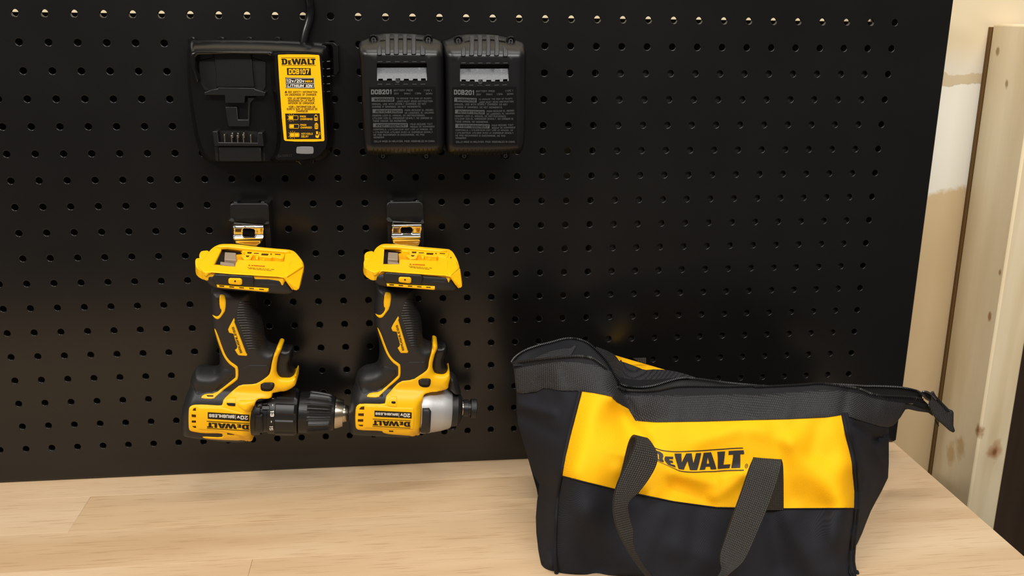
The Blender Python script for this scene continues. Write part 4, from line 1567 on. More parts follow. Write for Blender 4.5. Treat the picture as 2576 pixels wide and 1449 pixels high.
        if i == 1:
            sx2 = B2([(788, -260), (788, -234), (793, -149), (813, -59), (843, 21), (858, 121), (862, 240), (880, 285), (900, 400)])
            lim = np.interp(Lp[:, 1], sx2[:, 1], sx2[:, 0]) - 3.5
            Lp[:, 0] = np.minimum(Lp[:, 0], lim - np.where(np.arange(len(Lp)) == 4, 0, np.where(np.abs(np.arange(len(Lp)) - 4) == 1, 2.5, 0)))
        inlay('grip_rib', Lp, .0009, 'rubber', r=.0014, grid=0, rings=(.0006, .0011), depth=.001)
    # hex textured pad above the shell
    inlay('grip_pad', mB_([(690, 600), (790, 550), (1000, 550), (1020, 580), (1000, 640), (860, 735), (700, 740), (685, 690)]), .0005, 'tex' if False else 'rubber', r=.0008)
    # ---------- rear cap bulge
    cap = mB_([(185, 740), (178, 690), (200, 640), (240, 580), (330, 590), (440, 595), (480, 560), (560, 590), (625, 620), (625, 670), (520, 755), (420, 838), (320, 842), (260, 870), (215, 850)])
    puff('palm_pad', cap, lambda x, z, d: surf(x, z) - .0020 * rnd(d, .014), lambda x, z, d: surf(x, z) + .002, 'rubber', t, surf, grid=.002, ds=.002, rings=(.002, .005), smooth=1, sharp=60)
    # ---------- direction button
    btn = [(920, 738), (1050, 733), (1070, 750), (1063, 790), (1030, 832), (935, 828), (915, 800)] if i == 0 else [(822, 695), (940, 691), (955, 706), (950, 760), (925, 790), (850, 785), (820, 752)]
    inlay('button_surround', chaikin(BB(btn), 1), .0003, 'dark', sh, r=.0008, base=ysurf)
    b2 = chaikin(BB(btn), 1)
    c = b2.mean(0)
    b3 = c + (b2 - c) * np.array([.88, .72]) + np.array([0, -1.5])
    inlay('direction_button', b3, .0022, 'rubber', t, r=.0018, base=ysurf)
    # ---------- trigger
    trg = [(1112, 352), (1145, 378), (1250, 378), (1262, 400), (1262, 470), (1232, 520), (1240, 600), (1290, 650), (1270, 700), (1230, 712), (1100, 700), (1060, 620), (1060, 540), (1075, 440)] if i == 0 else [(1000, 335), (1030, 348), (1110, 340), (1135, 360), (1135, 440), (1108, 480), (1112, 560), (1152, 610), (1120, 665), (1080, 675), (980, 665), (950, 600), (945, 540), (960, 430)]
    puff('trigger', BB(trg), lambda x, z, d: ym(z) - .0118 * (.3 + .7 * rnd(d, .006)), lambda x, z, d: ym(z) + .0118 * (.3 + .7 * rnd(d, .006)), 'black', t, lambda x, z: ym(z) - .008, grid=.002, ds=.002, rings=(.001, .003), smooth=1, sharp=60)
    # ---------- foot
    ffr = lambda z: ym(z) - .0335
    foot = [(350, 850), (600, 845), (1100, 876), (1172, 890), (1225, 965), (1264, 1020), (1300, 1030), (1250, 1085), (1130, 1087), (900, 1064), (450, 1032), (380, 1000), (330, 960), (300, 900), (318, 870)] if i == 0 else \
        [(320, 845), (600, 832), (1060, 862), (1122, 880), (1180, 960), (1215, 1000), (1222, 1015), (1180, 1045), (1140, 1052), (950, 1045), (700, 1020), (430, 1005), (330, 985), (280, 930), (266, 872), (290, 850)]
    # a deck plane: the underside of the foot, facing up, turned a little to the viewer
    p0 = hit_y(AA([(640, 522)]) if i == 0 else AA([(520, 525)]), -.036)[0]
    nrm = np.array([.10, -.17, 1.0])
    nrm /= np.linalg.norm(nrm)

    def deckz(x, yv):
        return p0[2] + (.17 * (yv - p0[1]) - .10 * (x - p0[0]))
    fw = hit_surf(AA(foot), lambda x, z: ffr(z))[:, [0, 2]]
    puff('foot', fw, lambda x, z, d: ffr(z) + .006 * (1 - rnd(d, .006)), lambda x, z, d: ym(z) + .031, 'rubber', t, None, world=True, grid=.003, ds=.002, rings=(.001, .003, .006), smooth=1, sharp=50)
    fsurf = lambda x, z: ffr(z)
    pad = [(405, 880), (430, 850), (830, 872), (850, 900), (842, 985), (780, 990), (450, 965), (415, 930)] if i == 0 else [(405, 865), (430, 832), (812, 860), (830, 890), (815, 975), (700, 970), (440, 945), (412, 920)]
    inlay('foot_pad', AA(pad), .0016, 'rubber', r=.0018, base=fsurf)
    bt = [(568, 893), (720, 897), (722, 975), (568, 962)] if i == 0 else [(565, 880), (705, 886), (703, 958), (562, 942)]
    by = inlay('yellow_button', chaikin(AA(bt), 1, .15), .0028, 'yellow', r=.0008, base=fsurf)
    c = AA(bt).mean(0)
    inlay('button_hole', c + 3.2 * np.array([(math.cos(a), math.sin(a)) for a in np.linspace(0, 6.28, 12, False)]) + np.array([0, -1]), .0030, 'slot', by, r=.0004, base=fsurf)
    st = [(443, 968), (470, 970), (1003, 1008), (1003, 1038), (985, 1048), (450, 998)] if i == 0 else [(437, 955), (470, 957), (955, 985), (958, 1018), (945, 1025), (440, 985)]
    ys = inlay('yellow_slot_trim', AA(st), .0018, 'yellow', r=.0008, base=fsurf)
    n_s = 5
    for k in range(n_s):
        a = np.array(st[0], float) + np.array([12, 3])
        b = np.array(st[2], float) + np.array([-14, 5])
        p = a + (b - a) * (k + .06) / n_s
        q = a + (b - a) * (k + .80) / n_s
        inlay('trim_slot', AA([tuple(p), tuple(q), (q[0], q[1] + 13), (p[0], p[1] + 13)]), .0020, 'slot', ys, r=.0003, base=fsurf, grid=0)
    emb = [(900, 955), (1120, 965), (1118, 985), (905, 975)] if i == 0 else [(920, 925), (1090, 935), (1088, 965), (920, 955)]
    inlay('embossed_mark', AA(emb), .0003, 'rubber', r=.0006, base=fsurf)
    # yellow deck
    if i == 0:
        deck = [(232, 745), (335, 640), (370, 592), (400, 565), (430, 545), (490, 522), (640, 522), (830, 548), (1060, 570), (1220, 582), (1275, 597), (1310, 625), (1375, 710), (1386, 762), (1172, 888), (1100, 876), (600, 846), (380, 826), (320, 832)]
        chan = [(508, 560), (700, 582), (725, 600), (1180, 630), (1165, 712), (660, 690), (640, 765), (420, 745)]
    else:
        deck = [(205, 780), (290, 640), (300, 598), (330, 560), (375, 530), (420, 522), (520, 525), (800, 555), (1050, 575), (1110, 582), (1150, 610), (1200, 700), (1224, 790), (1122, 878), (1060, 863), (620, 833), (380, 813), (290, 828)]
        chan = [(414, 562), (585, 580), (608, 600), (1000, 630), (985, 710), (575, 690), (570, 742), (402, 742)]
    dk = slab('deck', [chaikin(AA(deck), 1, .2), AA(chan)], p0, nrm, -.009, 0, 'yellow', t, bev=.0012)
    slab('channel_floor', AA([tuple(np.array(q) + np.array([0, 12 if q[1] > 650 else -4])) for q in chan]), p0, nrm, -.0080, -.0032, 'shaded_yellow', dk)
    rec = [(510, 562), (700, 584), (722, 602), (715, 636), (660, 640), (640, 762), (422, 744)] if i == 0 else [(414, 564), (582, 582), (606, 602), (600, 620), (565, 630), (570, 740), (403, 740)]
    slab('contact_recess', AA(rec), p0, nrm, -.006, -.0030, 'dark', dk)
    blk = [(535, 612), (655, 620), (660, 700), (530, 690)] if i == 0 else [(455, 612), (562, 620), (560, 694), (450, 686)]
    slab('contact_block', AA(blk), p0, nrm, -.004, .0022, 'contact', dk, bev=.0008)
    led = [(487, 716), (635, 735), (640, 762), (487, 742)] if i == 0 else [(448, 712), (568, 726), (568, 742), (455, 736)]
    slab('contact_ledge', AA(led), p0, nrm, -.004, .0002, 'contact', dk, bev=.0004)
    tm = (lambda L: A1(L)) if i == 0 else (lambda L: TMAP(A1(L)))
    strip = [(745, 598), (1180, 632), (1165, 672), (1140, 682), (1050, 662), (1035, 676), (912, 662), (895, 640), (840, 636), (812, 686), (745, 690), (715, 660), (718, 640), (750, 645)]
    slab('terminal_rail', tm(strip), p0, nrm, -.0045, .0008, 'yellow', dk, bev=.0005)
    for L in ([(775, 612), (825, 614), (818, 630), (778, 628)], [(845, 622), (900, 624), (898, 632), (848, 630)], [(930, 628), (1005, 632), (995, 650), (925, 646)], [(1025, 628), (1040, 632), (1034, 645), (1024, 640)], [(1070, 632), (1135, 637), (1130, 644), (1075, 640)], [(760, 650), (800, 652), (785, 666), (765, 664)]):
        slab('rail_slot', tm(L), p0, nrm, -.003, .0010, 'slot', dk)
    m = MB()
    for L in ([(862, 650), (895, 655), (890, 690), (868, 688)], [(945, 672), (962, 674), (960, 700), (943, 698)]):
        slab('rail_web', tm(L), p0, nrm, -.0052, -.0012, 'yellow', dk, bev=.0003)
    # raised back lip, front lip and end stop of the battery channel
    lip = [(445, 548), (495, 527), (640, 527), (830, 553), (1060, 575), (1200, 587), (1240, 600), (1190, 606), (1000, 590), (760, 572), (560, 550), (510, 553)] if i == 0 else [(375, 545), (425, 528), (520, 531), (800, 560), (1045, 580), (1085, 590), (1000, 598), (760, 576), (560, 557), (420, 553)]
    slab('back_lip', AA(lip), p0, nrm, -.001, .0028, 'yellow', dk, bev=.0010)
    endl = [(1235, 715), (1370, 722), (1378, 762), (1200, 870), (1195, 850)] if i == 0 else [(1090, 700), (1190, 710), (1212, 785), (1122, 862), (1085, 830)]
    slab('end_ramp', AA(endl), p0, nrm, -.001, .0014, 'yellow', dk, bev=.0010)
    if i == 1:
        for q in ((1060, 642), (1127, 672)):
            cc = A2([q])[0]
            slab('pin_hole', cc + 1.6 * np.array([(math.cos(a), math.sin(a)) for a in np.linspace(0, 6.28, 10, False)]), p0, nrm, -.001, .0003, 'slot', dk)
    # warning print on the deck
    m = MB()
    w0 = (785, 752, 965, 772) if i == 0 else (680, 742, 848, 758)
    v, f, _ = text2d('WARNING', 1.6, 1, .2)
    decal(m, v, f, AA([(w0[0] + 35, w0[1] + 12), (w0[2], w0[3] + 2), (w0[0] + 35, w0[1] - 2)]), None, .0002, (p0, nrm))
    decal(m, np.array([(0, 0), (1, 0), (.5, 1)]), [(0, 1, 2)], AA([(w0[0], w0[1] + 8), (w0[0] + 25, w0[1] + 11), (w0[0], w0[1] - 8)]), None, .0002, (p0, nrm))
    m.build('warning_print', 'redink', dk, smooth=False)
    m = MB()
    for k, s in enumerate(["TO REDUCE THE RISK OF INJURY, USER", "MUST READ INSTRUCTION MANUAL."]):
        v, f, _ = text2d(s, .01, 1)
        yy = w0[3] + 12 + 12 * k
        xs_ = w0[0] - 10 + 15 * (k % 2)
        xe_ = xs_ + (290 if i == 0 else 255) - 40 * k
        decal(m, v, f, AA([(xs_, yy), (xe_, yy + 22), (xs_, yy - 9)]), None, .0002, (p0, nrm))
    m.build('warning_print', 'brownink', dk, smooth=False)
    # lugs at the heel of the foot
    lugs = [[(218, 700), (225, 686), (240, 678), (300, 676), (345, 690), (340, 820), (310, 830), (232, 785), (218, 740)], [(258, 650), (266, 618), (285, 598), (375, 592), (380, 680), (270, 682)]] if i == 0 else \
        [[(190, 740), (193, 705), (205, 690), (290, 685), (320, 700), (320, 825), (286, 840), (205, 785)], [(198, 680), (200, 630), (225, 608), (305, 598), (320, 690), (205, 690)]]
    for q, L in enumerate(lugs):
        slab('heel_lug', chaikin(AA(L), 1), p0, nrm, -.010, -.0018 - .001 * q, 'yellow', dk, bev=.0018)
    # front drip corner and toe wedge of the yellow rim
    drip = [(310, 826), (382, 826), (357, 860), (338, 884), (318, 878)] if i == 0 else [(284, 826), (382, 812), (350, 842), (325, 872), (296, 874)]
    inlay('rim_corner', AA(drip), .0016, 'yellow', dk, r=.0012, base=fsurf)
    edge = [(345, 868), (360, 838), (382, 822), (600, 842), (1100, 872), (1172, 884), (1228, 962), (1268, 1018), (1258, 1026), (1216, 972), (1164, 898), (1100, 886), (600, 858), (390, 840), (370, 850)] if i == 0 else \
        [(335, 865), (352, 838), (380, 809), (620, 829), (1060, 859), (1124, 874), (1180, 955), (1217, 998), (1208, 1006), (1170, 965), (1116, 888), (1060, 875), (620, 847), (390, 828), (370, 845)]
    inlay('rim_edge', AA(edge), .0016, 'yellow', dk, r=.0012, base=fsurf)
    m = MB()
    if i == 0:
        tp_ = AA([(1172, 888), (1260, 735), (1386, 765)])
        bt_ = AA([(1268, 1020), (1300, 1026), (1330, 1014)])
        br_ = AA([(1347, 975)])
        bk_ = AA([(1380, 830)])
    else:
        tp_ = AA([(1122, 878), (1110, 735), (1224, 792)])
        bt_ = AA([(1215, 998), (1222, 1001), (1246, 985)])
        br_ = AA([(1249, 945)])
        bk_ = AA([(1235, 850)])
    W = [hit_plane(tp_, p0, nrm), hit_surf(bt_, lambda x, z: ffr(z) - .0012), hit_surf(br_, lambda x, z: ffr(z) + .02), hit_surf(bk_, lambda x, z: ffr(z) + .045)]
    m.hull(np.vstack(W))
    m.build('toe_rim', 'yellow', dk, bev=.0015, sharp=25)
    # ---------- chrome belt hook on the back of the foot
    if i == 0:
        hk = HK([(205, 432), (750, 482), (748, 560), (738, 742), (700, 790), (620, 880), (400, 850), (240, 815), (200, 745), (192, 690), (205, 560)])
        hole = HK([(370, 560), (390, 535), (560, 548), (588, 575), (582, 680), (560, 700), (390, 690), (365, 665)])
        zt0, zl0, zb0 = HK([(470, 455)]), HK([(470, 705)]), HK([(470, 850)])
    else:
        q = A2([(502, 282), (812, 302), (812, 350), (800, 455), (795, 500), (775, 560), (640, 548), (540, 545), (505, 515), (490, 435), (498, 350)])
        hk = q
        hole = A2([(588, 370), (602, 348), (690, 346), (712, 362), (712, 395), (698, 412), (610, 412), (590, 398)])
        zt0, zl0, zb0 = A2([(655, 292)]), A2([(650, 445)]), A2([(650, 548)])
    zT = hit_y(zt0, -.034)[0][2]
    zL = hit_y(zl0, -.034)[0][2]
    zB_ = hit_y(zb0, -.034)[0][2]

    def hy(x, z):
        u = np.clip((zT - z) / (zT - zL), -0.2, 1)
        w = np.clip((zL - z) / (zL - zB_), 0, 1.4)
        top = np.clip(1 - u / .25, 0, 1.5)
        return -.0375 + .0045 * top ** 2 + .0030 * u - .0030 * np.exp(-((u - 1) / .12) ** 2) * (w < 0.001) - .0030 * np.exp(-(w / .25) ** 2) * (w >= .001) - .0006 * w
    puff('belt_hook', [hk, hole], lambda x, z, d: hy(x, z) - .0004 * rnd(d, .0006), lambda x, z, d: hy(x, z) + .0014, 'chrome', t, lambda x, z: hy(x, z), grid=.0010, ds=.0010, sharp=60)
    # ---------- nose
    ax = adir

    def sax(bx):
        """distance along the axis of the crop column bx, from a0"""
        Lp = (B1 if i == 0 else B2)([(bx, 1040)])
        w = hit_surf(Lp, ymz)[0]
        return (w - a0) @ ax
    kpx = np.linalg.norm(a1 - a0) / ((1850 - 100) if i == 0 else (1440 - 75))

    def csurf(R):
        def fn(x, z):
            p = perp(x, z)
            s_ = (x - a0[0]) * e2[0] + (z - a0[2]) * e2[1]
            yc = a0[1] + (a1[1] - a0[1]) * s_ / np.hypot(a1[0] - a0[0], a1[2] - a0[2])
            return yc - np.sqrt(np.clip(R * R - p * p, 1e-9, None))
        return fn
    if i == 0:
        R_ = lambda px: px * kpx
        m = MB()
        m.lathe(a0, ax, [(sax(800), R_(255)), (sax(855), R_(275)), (sax(940), R_(265)), (sax(945), R_(240)), (sax(1012), R_(235))], 48)
        gc = m.build('gear_case', 'black', t)
        # mode switch ribs of the gear case
        for (ya, yb3, xa, xb3, tk) in ((1070, 1270, 858, 945, .0022), (930, 1000, 870, 940, .0020), (985, 1020, 935, 1015, .0014)):
            L = [(xa, ya), (xb3 - 8, ya), (xb3, ya + 18), (xb3, yb3 - 10), (xb3 - 8, yb3), (xa, yb3)]
            cs = csurf(R_(268))
            puff('gear_case_pad', B1(L), lambda x, z, d: cs(x, z) - tk * (.3 + .7 * rnd(d, .0015)), lambda x, z, d: cs(x, z) + .006, 'black', gc, lambda x, z: cs(x, z), grid=.003, ds=.002, rings=(.0015,))
        s0, s1 = sax(1012), sax(1328)

        def rf(s, q, r):
            if s0 + .008 < s < s1 - .003:
                k = (q * 9 / (2 * math.pi)) % 1
                return r + (.0011 if .22 < k < .78 else 0)
            return r
        prof = [(s0, R_(225)), (s0 + .0004, R_(252)), (s0 + .0070, R_(256)), (s0 + .0075, R_(256)), (s0 + .0082, R_(256)), (s1 - .004, R_(254)), (s1 - .0032, R_(254)), (s1 - .0008, R_(250)), (s1, R_(240))]
        m = MB()
        m.lathe(a0, ax, prof, 108, rf)
        col = m.build('clutch_collar', 'black', t, sharp=30)
        cs = csurf(R_(258))
        m = MB()
        for s, q in (('11', [(1042, 868), (1042, 908), (1080, 866)]), ('13', [(1022, 1035), (1022, 1100), (1062, 1035)]), ('15', [(1014, 1198), (1014, 1246), (1052, 1200)])):
            v, f, _ = text2d(s, 1.5, 2)
            decal(m, *subdiv(v, f, .2), B1(q), cs, .0006)
        for (xx, yy) in ((1048, 966), (1034, 1144)):
            decal(m, *UNIT, B1([(xx - 4, yy), (xx + 4, yy), (xx - 4, yy + 20)]), cs, .0006)
        m.build('printed_numbers', 'white', col, smooth=False)
        s2, s3 = sax(1335), sax(1722)

        def rf2(s, q, r):
            if s2 + .009 < s < s3 - .004:
                k = (q * 10 / (2 * math.pi)) % 1
                if .15 < k < .85:
                    return r + .0009 - (.0005 if int(k * 20) % 2 else 0)
            return r
        prof = [(s2 - .002, R_(200)), (s2, R_(222)), (s2 + .0006, R_(232))]
        for u in np.linspace(0, 1, 14):
            prof.append((s2 + .0086 + (s3 - s2 - .0120) * u, R_(232 - 34 * u ** 1.5)))
        prof += [(s3 - .0010, R_(190)), (s3, R_(178))]
        m = MB()
        m.lathe(a0, ax, prof, 240, rf2)
        m.build('chuck_sleeve', 'black', t, sharp=25)
        s4 = sax(1862)
        m = MB()
        m.lathe(a0, ax, [(s3 - .001, R_(150)), (s3, R_(172)), (sax(1742), R_(170)), (sax(1806), R_(148)), (sax(1808), R_(100)), (sax(1822), R_(100)), (sax(1824), R_(96)), (sax(1850), R_(90)), (s4, R_(82)), (s4 + .0001, R_(36)), (s4 - .01, R_(34))], 48)
        m.build('chuck_nose', 'steel', t, sharp=30)
    else:
        R_ = lambda px: px * kpx
        m = MB()
        m.lathe(a0, ax, [(sax(840), R_(278)), (sax(870), R_(280)), (sax(930), R_(276)), (sax(960), R_(268)), (sax(1060), R_(250)), (sax(1140), R_(226)), (sax(1165), R_(212)), (sax(1182), R_(180))], 64)
        ns = m.build('silver_nose', 'silver', t, sharp=30)
        cs = csurf(R_(262))
        padl = [(864, 1010), (935, 1008), (957, 1045), (945, 1262), (920, 1277), (845, 1272), (838, 1252), (858, 1170)]
        cs3 = csurf(R_(282))
        puff('nose_pad', B2(padl), lambda x, z, d: cs3(x, z) - .0016 * (.2 + .8 * rnd(d, .0015)), lambda x, z, d: cs3(x, z) + .008, 'rubber', ns, lambda x, z: cs3(x, z), grid=.002, ds=.002, rings=(.0015,), sharp=50)
        m = MB()
        m.lathe(a0, ax, [(sax(1160), R_(196)), (sax(1175), R_(204)), (sax(1230), R_(196)), (sax(1262), R_(165)), (sax(1282), R_(120)), (sax(1286), R_(70))], 56)
        m.build('nose_bumper', 'rubber', t, sharp=30)
        bmp = [(1148, 668), (1165, 664), (1215, 682), (1250, 760), (1276, 835), (1278, 860), (1200, 862), (1180, 832), (1148, 806), (1140, 750)]
        puff('bumper_lobe', B2(bmp), lambda x, z, d: ym(z) - .013 * (.3 + .7 * rnd(d, .006)), lambda x, z, d: ym(z) + .013 * (.3 + .7 * rnd(d, .006)), 'rubber', t, lambda x, z: ym(z) - .006, grid=.002, ds=.002, rings=(.001, .003), smooth=1, sharp=60)
        bmp2 = [(1145, 1200), (1245, 1185), (1215, 1252), (1140, 1258)]
        puff('bumper_lobe', B2(bmp2), lambda x, z, d: ym(z) - .012 * (.3 + .7 * rnd(d, .005)), lambda x, z, d: ym(z) + .012, 'rubber', t, lambda x, z: ym(z) - .006, grid=.002, ds=.002, rings=(.001, .003), smooth=1, sharp=60)
        m = MB()
        m.lathe(a0, ax, [(sax(1278), R_(66)), (sax(1282), R_(82)), (sax(1296), R_(80)), (sax(1298), R_(64))], 32)
        m.build('anvil_ring', 'steel', t, sharp=30)
        m = MB()
        pr_ = [(sax(1290), R_(60)), (sax(1298), R_(92)), (sax(1348), R_(94)), (sax(1352), R_(80)), (sax(1374), R_(80)), (sax(1378), R_(104)), (sax(1434), R_(102)), (sax(1440), R_(96)), (sax(1441), R_(50)), (sax(1420), R_(46))]
        m.lathe(a0, ax, pr_, 120, lambda s, q, r: r + (.00015 if (s > sax(1376) and r > R_(90) and int(q * 60 / 3.14159 + .5) % 2) else 0))
        m.build('hex_collet', 'black', t, sharp=30)
    return t


tool(0, 'yellow and black cordless drill hung upside down with ribbed chuck pointing right', .23)
tool(1, 'yellow and black impact driver hung upside down with silver nose and hex collet', .35)


# hook plates on the board (hold the belt hooks)
def hook_plate(i, label, x0):
    if i == 0:
        out = HK([(128, 150), (135, 110), (165, 82), (790, 82), (825, 98), (842, 135), (855, 430), (845, 470), (860, 640), (790, 668), (770, 480), (205, 425), (195, 660), (125, 640), (140, 420)])
        top = HK([(128, 150), (135, 110), (165, 82), (790, 82), (825, 98), (842, 135), (856, 430), (768, 474), (208, 420), (132, 395)])
        tabs = [HK([(108, 398), (150, 360), (190, 370), (212, 400), (205, 420), (165, 415)]), HK([(755, 462), (800, 428), (842, 424), (846, 446), (815, 466)])]
        nubs = HK([(240, 72), (735, 66)])
    else:
        top = A2([(433, 115), (440, 92), (465, 76), (790, 72), (818, 82), (832, 110), (842, 290), (812, 304), (500, 282), (440, 262)])
        tabs = [A2([(436, 262), (448, 242), (470, 246), (500, 280), (494, 292), (450, 285)]), A2([(800, 298), (815, 268), (832, 272), (840, 300), (815, 312)])]
        nubs = A2([(497, 70), (768, 66)])
    t = thing('hook_plate', label, 'hook', (x0, -.005, -.185), 'hook plates holding the two tools')
    puff('plate', top, lambda x, z, d: np.full_like(x, -.026) + .0008 * (1 - rnd(d, .0012)), lambda x, z, d: np.full_like(x, -.0222), 'black', t, -.026, grid=0, ds=.003, rings=(.0005, .0012), sharp=50)
    w = hit_y(top, -.026)
    xl, xh = w[:, 0].min(), w[:, 0].max()
    zh = w[:, 2].max()
    for xa, xb in ((xl + .0005, xl + .0055), (xh - .0060, xh - .0006)):
        m = MB()
        zl_ = zh - .045
        m.box(xa, xb, -.0223, -.0004, zl_ - .012, zh - .002)
        m.build('side_cheek', 'black', t, bev=.0006)
    m = MB()
    m.box(xl + .0056, xh - .0061, -.0120, -.0006, zh - .050, zh - .004)
    m.build('back_block', 'black', t, bev=.0006)
    for L in tabs:
        puff('clip_tab', L, lambda x, z, d: np.full_like(x, -.0285), lambda x, z, d: np.full_like(x, -.024), 'tex', t, -.0285, grid=0, ds=.004)
    for q in nubs:
        p = hit_y([q], -.024)[0]
        m = MB()
        m.lathe((p[0], -.023, p[2] - .001), (0, -1, 0), [(0, .0022), (.0018, .0022), (.0026, .0012)], 12)
        m.build('top_nub', 'black', t)


hook_plate(0, 'black hook plate holding the chrome clip of the cordless drill', .23)
hook_plate(1, 'black hook plate holding the chrome clip of the impact driver', .36)

# ================================================================== TOOL BAG
bag = thing('tool_bag', 'yellow and black canvas tool bag with open zipper standing on the workbench', 'bag', (0.6, -0.16, ZB + .001))
# depth of the front surface of the bag, from points along its seams (px -> y)
FD = [(1292, 928, -.098), (1299, 987, -.100), (1347, 918, -.112), (1347, 987, -.117), (1412, 909, -.130), (1412, 983, -.140), (1457, 985, -.152), (1470, 913, -.140),
      (1430, 1100, -.176), (1408, 1198, -.192), (1399, 1300, -.203), (1396, 1384, -.209), (1398, 1440, -.2116),
      (1296, 1030, -.098), (1305, 1090, -.099), (1340, 1170, -.108), (1357, 1220, -.112), (1349, 1300, -.122), (1350, 1363, -.160), (1364, 1426, -.203),
      (1380, 1100, -.145), (1372, 1200, -.150), (1372, 1300, -.168),
      (1538, 935, -.148), (1540, 996, -.165), (1575, 985, -.138), (1585, 1040, -.150), (1605, 1070, -.170), (1590, 994, -.142), (1650, 1000, -.152), (1650, 1062, -.175),
      (1780, 994, -.158), (1780, 1060, -.182), (1900, 990, -.163), (1900, 1056, -.190), (2020, 984, -.170), (2030, 1052, -.194), (2121, 983, -.172), (2121, 1043, -.192),
      (1550, 1100, -.192), (1540, 1232, -.214), (1700, 1150, -.200), (1700, 1263, -.216), (1830, 1200, -.204), (1830, 1279, -.220), (1969, 1160, -.212), (1969, 1281, -.226), (2080, 1150, -.212), (2080, 1280, -.228),
      (2134, 1102, -.202), (2147, 1167, -.212), (2150, 1280, -.224), (2142, 1350, -.230), (2137, 1415, -.236), (2150, 1452, -.244),
      (1500, 1340, -.222), (1500, 1446, -.220), (1700, 1360, -.230), (1700, 1453, -.238), (1900, 1360, -.236), (1900, 1457, -.243), (2040, 1350, -.238), (2040, 1455, -.245),
      (2169, 1059, -.184), (2200, 1072, -.165), (2236, 1074, -.146), (2236, 1124, -.122), (2234, 1202, -.108), (2217, 1237, -.120), (2191, 1285, -.146), (2169, 1341, -.180), (2150, 1384, -.212),
      (2191, 1000, -.158), (2234, 1009, -.146), (2278, 1015, -.136), (2278, 1030, -.134), (2330, 1010, -.128), (2350, 1040, -.128), (2190, 1160, -.160), (2180, 1230, -.172)]
FD = np.array(FD, float)
FTPS = TPS(FD[:, :2], FD[:, 2], 0.0015)
# folds in the cloth: (p, q, width px, height m): + towards the viewer
FOLDS = [((1545, 1000), (1625, 1110), 16, .006), ((1565, 985), (1600, 1060), 10, -.005), ((1640, 1115), (1600, 1230), 26, -.004), ((1490, 1040), (1445, 1180), 30, .004),
         ((1700, 1225), (1790, 1265), 22, -.005), ((1690, 1190), (1800, 1215), 16, .004), ((1800, 1250), (1860, 1200), 20, .005), ((1560, 1180), (1640, 1240), 22, .004),
         ((1900, 1080), (1985, 1110), 22, .003), ((2000, 1120), (2100, 1240), 34, .004), ((1950, 1100), (1990, 1250), 24, -.003), ((1850, 1080), (1760, 1110), 22, .003), ((2060, 1070), (2040, 1140), 22, -.003),
         ((1480, 1290), (1560, 1400), 30, .005), ((1430, 1300), (1500, 1430), 24, -.004), ((1660, 1300), (1610, 1420), 28, .004), ((1700, 1380), (1820, 1420), 34, .005), ((1760, 1290), (1740, 1400), 26, -.004),
         ((1990, 1310), (2050, 1440), 30, .005), ((1940, 1300), (1960, 1420), 26, -.004), ((2090, 1300), (2110, 1430), 20, .003),
         ((1310, 1020), (1390, 1040), 12, .005), ((1310, 1045), (1400, 1090), 14, -.004), ((1340, 1120), (1400, 1110), 20, .003), ((1375, 1160), (1370, 1360), 12, -.004), ((1357, 1300), (1385, 1420), 8, .004),
         ((2200, 1106), (2236, 1092), 8, -.014), ((2150, 1068), (2205, 1108), 8, -.007), ((2140, 1085), (2172, 1180), 10, .006), ((2165, 1200), (2146, 1330), 9, -.007), ((2192, 1220), (2164, 1330), 9, .006), ((2205, 1130), (2228, 1180), 9, .007), ((2180, 1090), (2160, 1180), 14, .004), ((2175, 1180), (2160, 1280), 10, .005), ((2210, 1150), (2195, 1250), 14, .003),
         ((1400, 940), (1410, 985), 14, .003), ((1360, 960), (1350, 990), 12, -.003), ((1700, 1000), (1690, 1060), 20, .0015), ((1820, 1000), (1800, 1060), 24, -.002), ((1985, 1000), (1975, 1055), 18, .002), ((2130, 990), (2120, 1040), 12, -.003), ((2220, 1020), (2210, 1070), 14, .003)]


def bag_y(P, off=0.0, folds=True):
    P = np.atleast_2d(np.asarray(P, float))
    yv = FTPS(P)[:, 0]
    if folds:
        for p, q, w, h in FOLDS:
            p = np.array(p, float)
            q = np.array(q, float)
            d = q - p
            tt = ((P - p) @ d) / (d @ d)
            tc = np.clip(tt, 0, 1)
            e = np.linalg.norm(P - (p + tc[:, None] * d), axis=1)
            yv = yv - h * np.exp(-(e / w) ** 2)
    return yv - off


def to_bench(W):
    W = W.copy()
    W[:, 2] = np.maximum(W[:, 2], ZB + .0006)
    return W


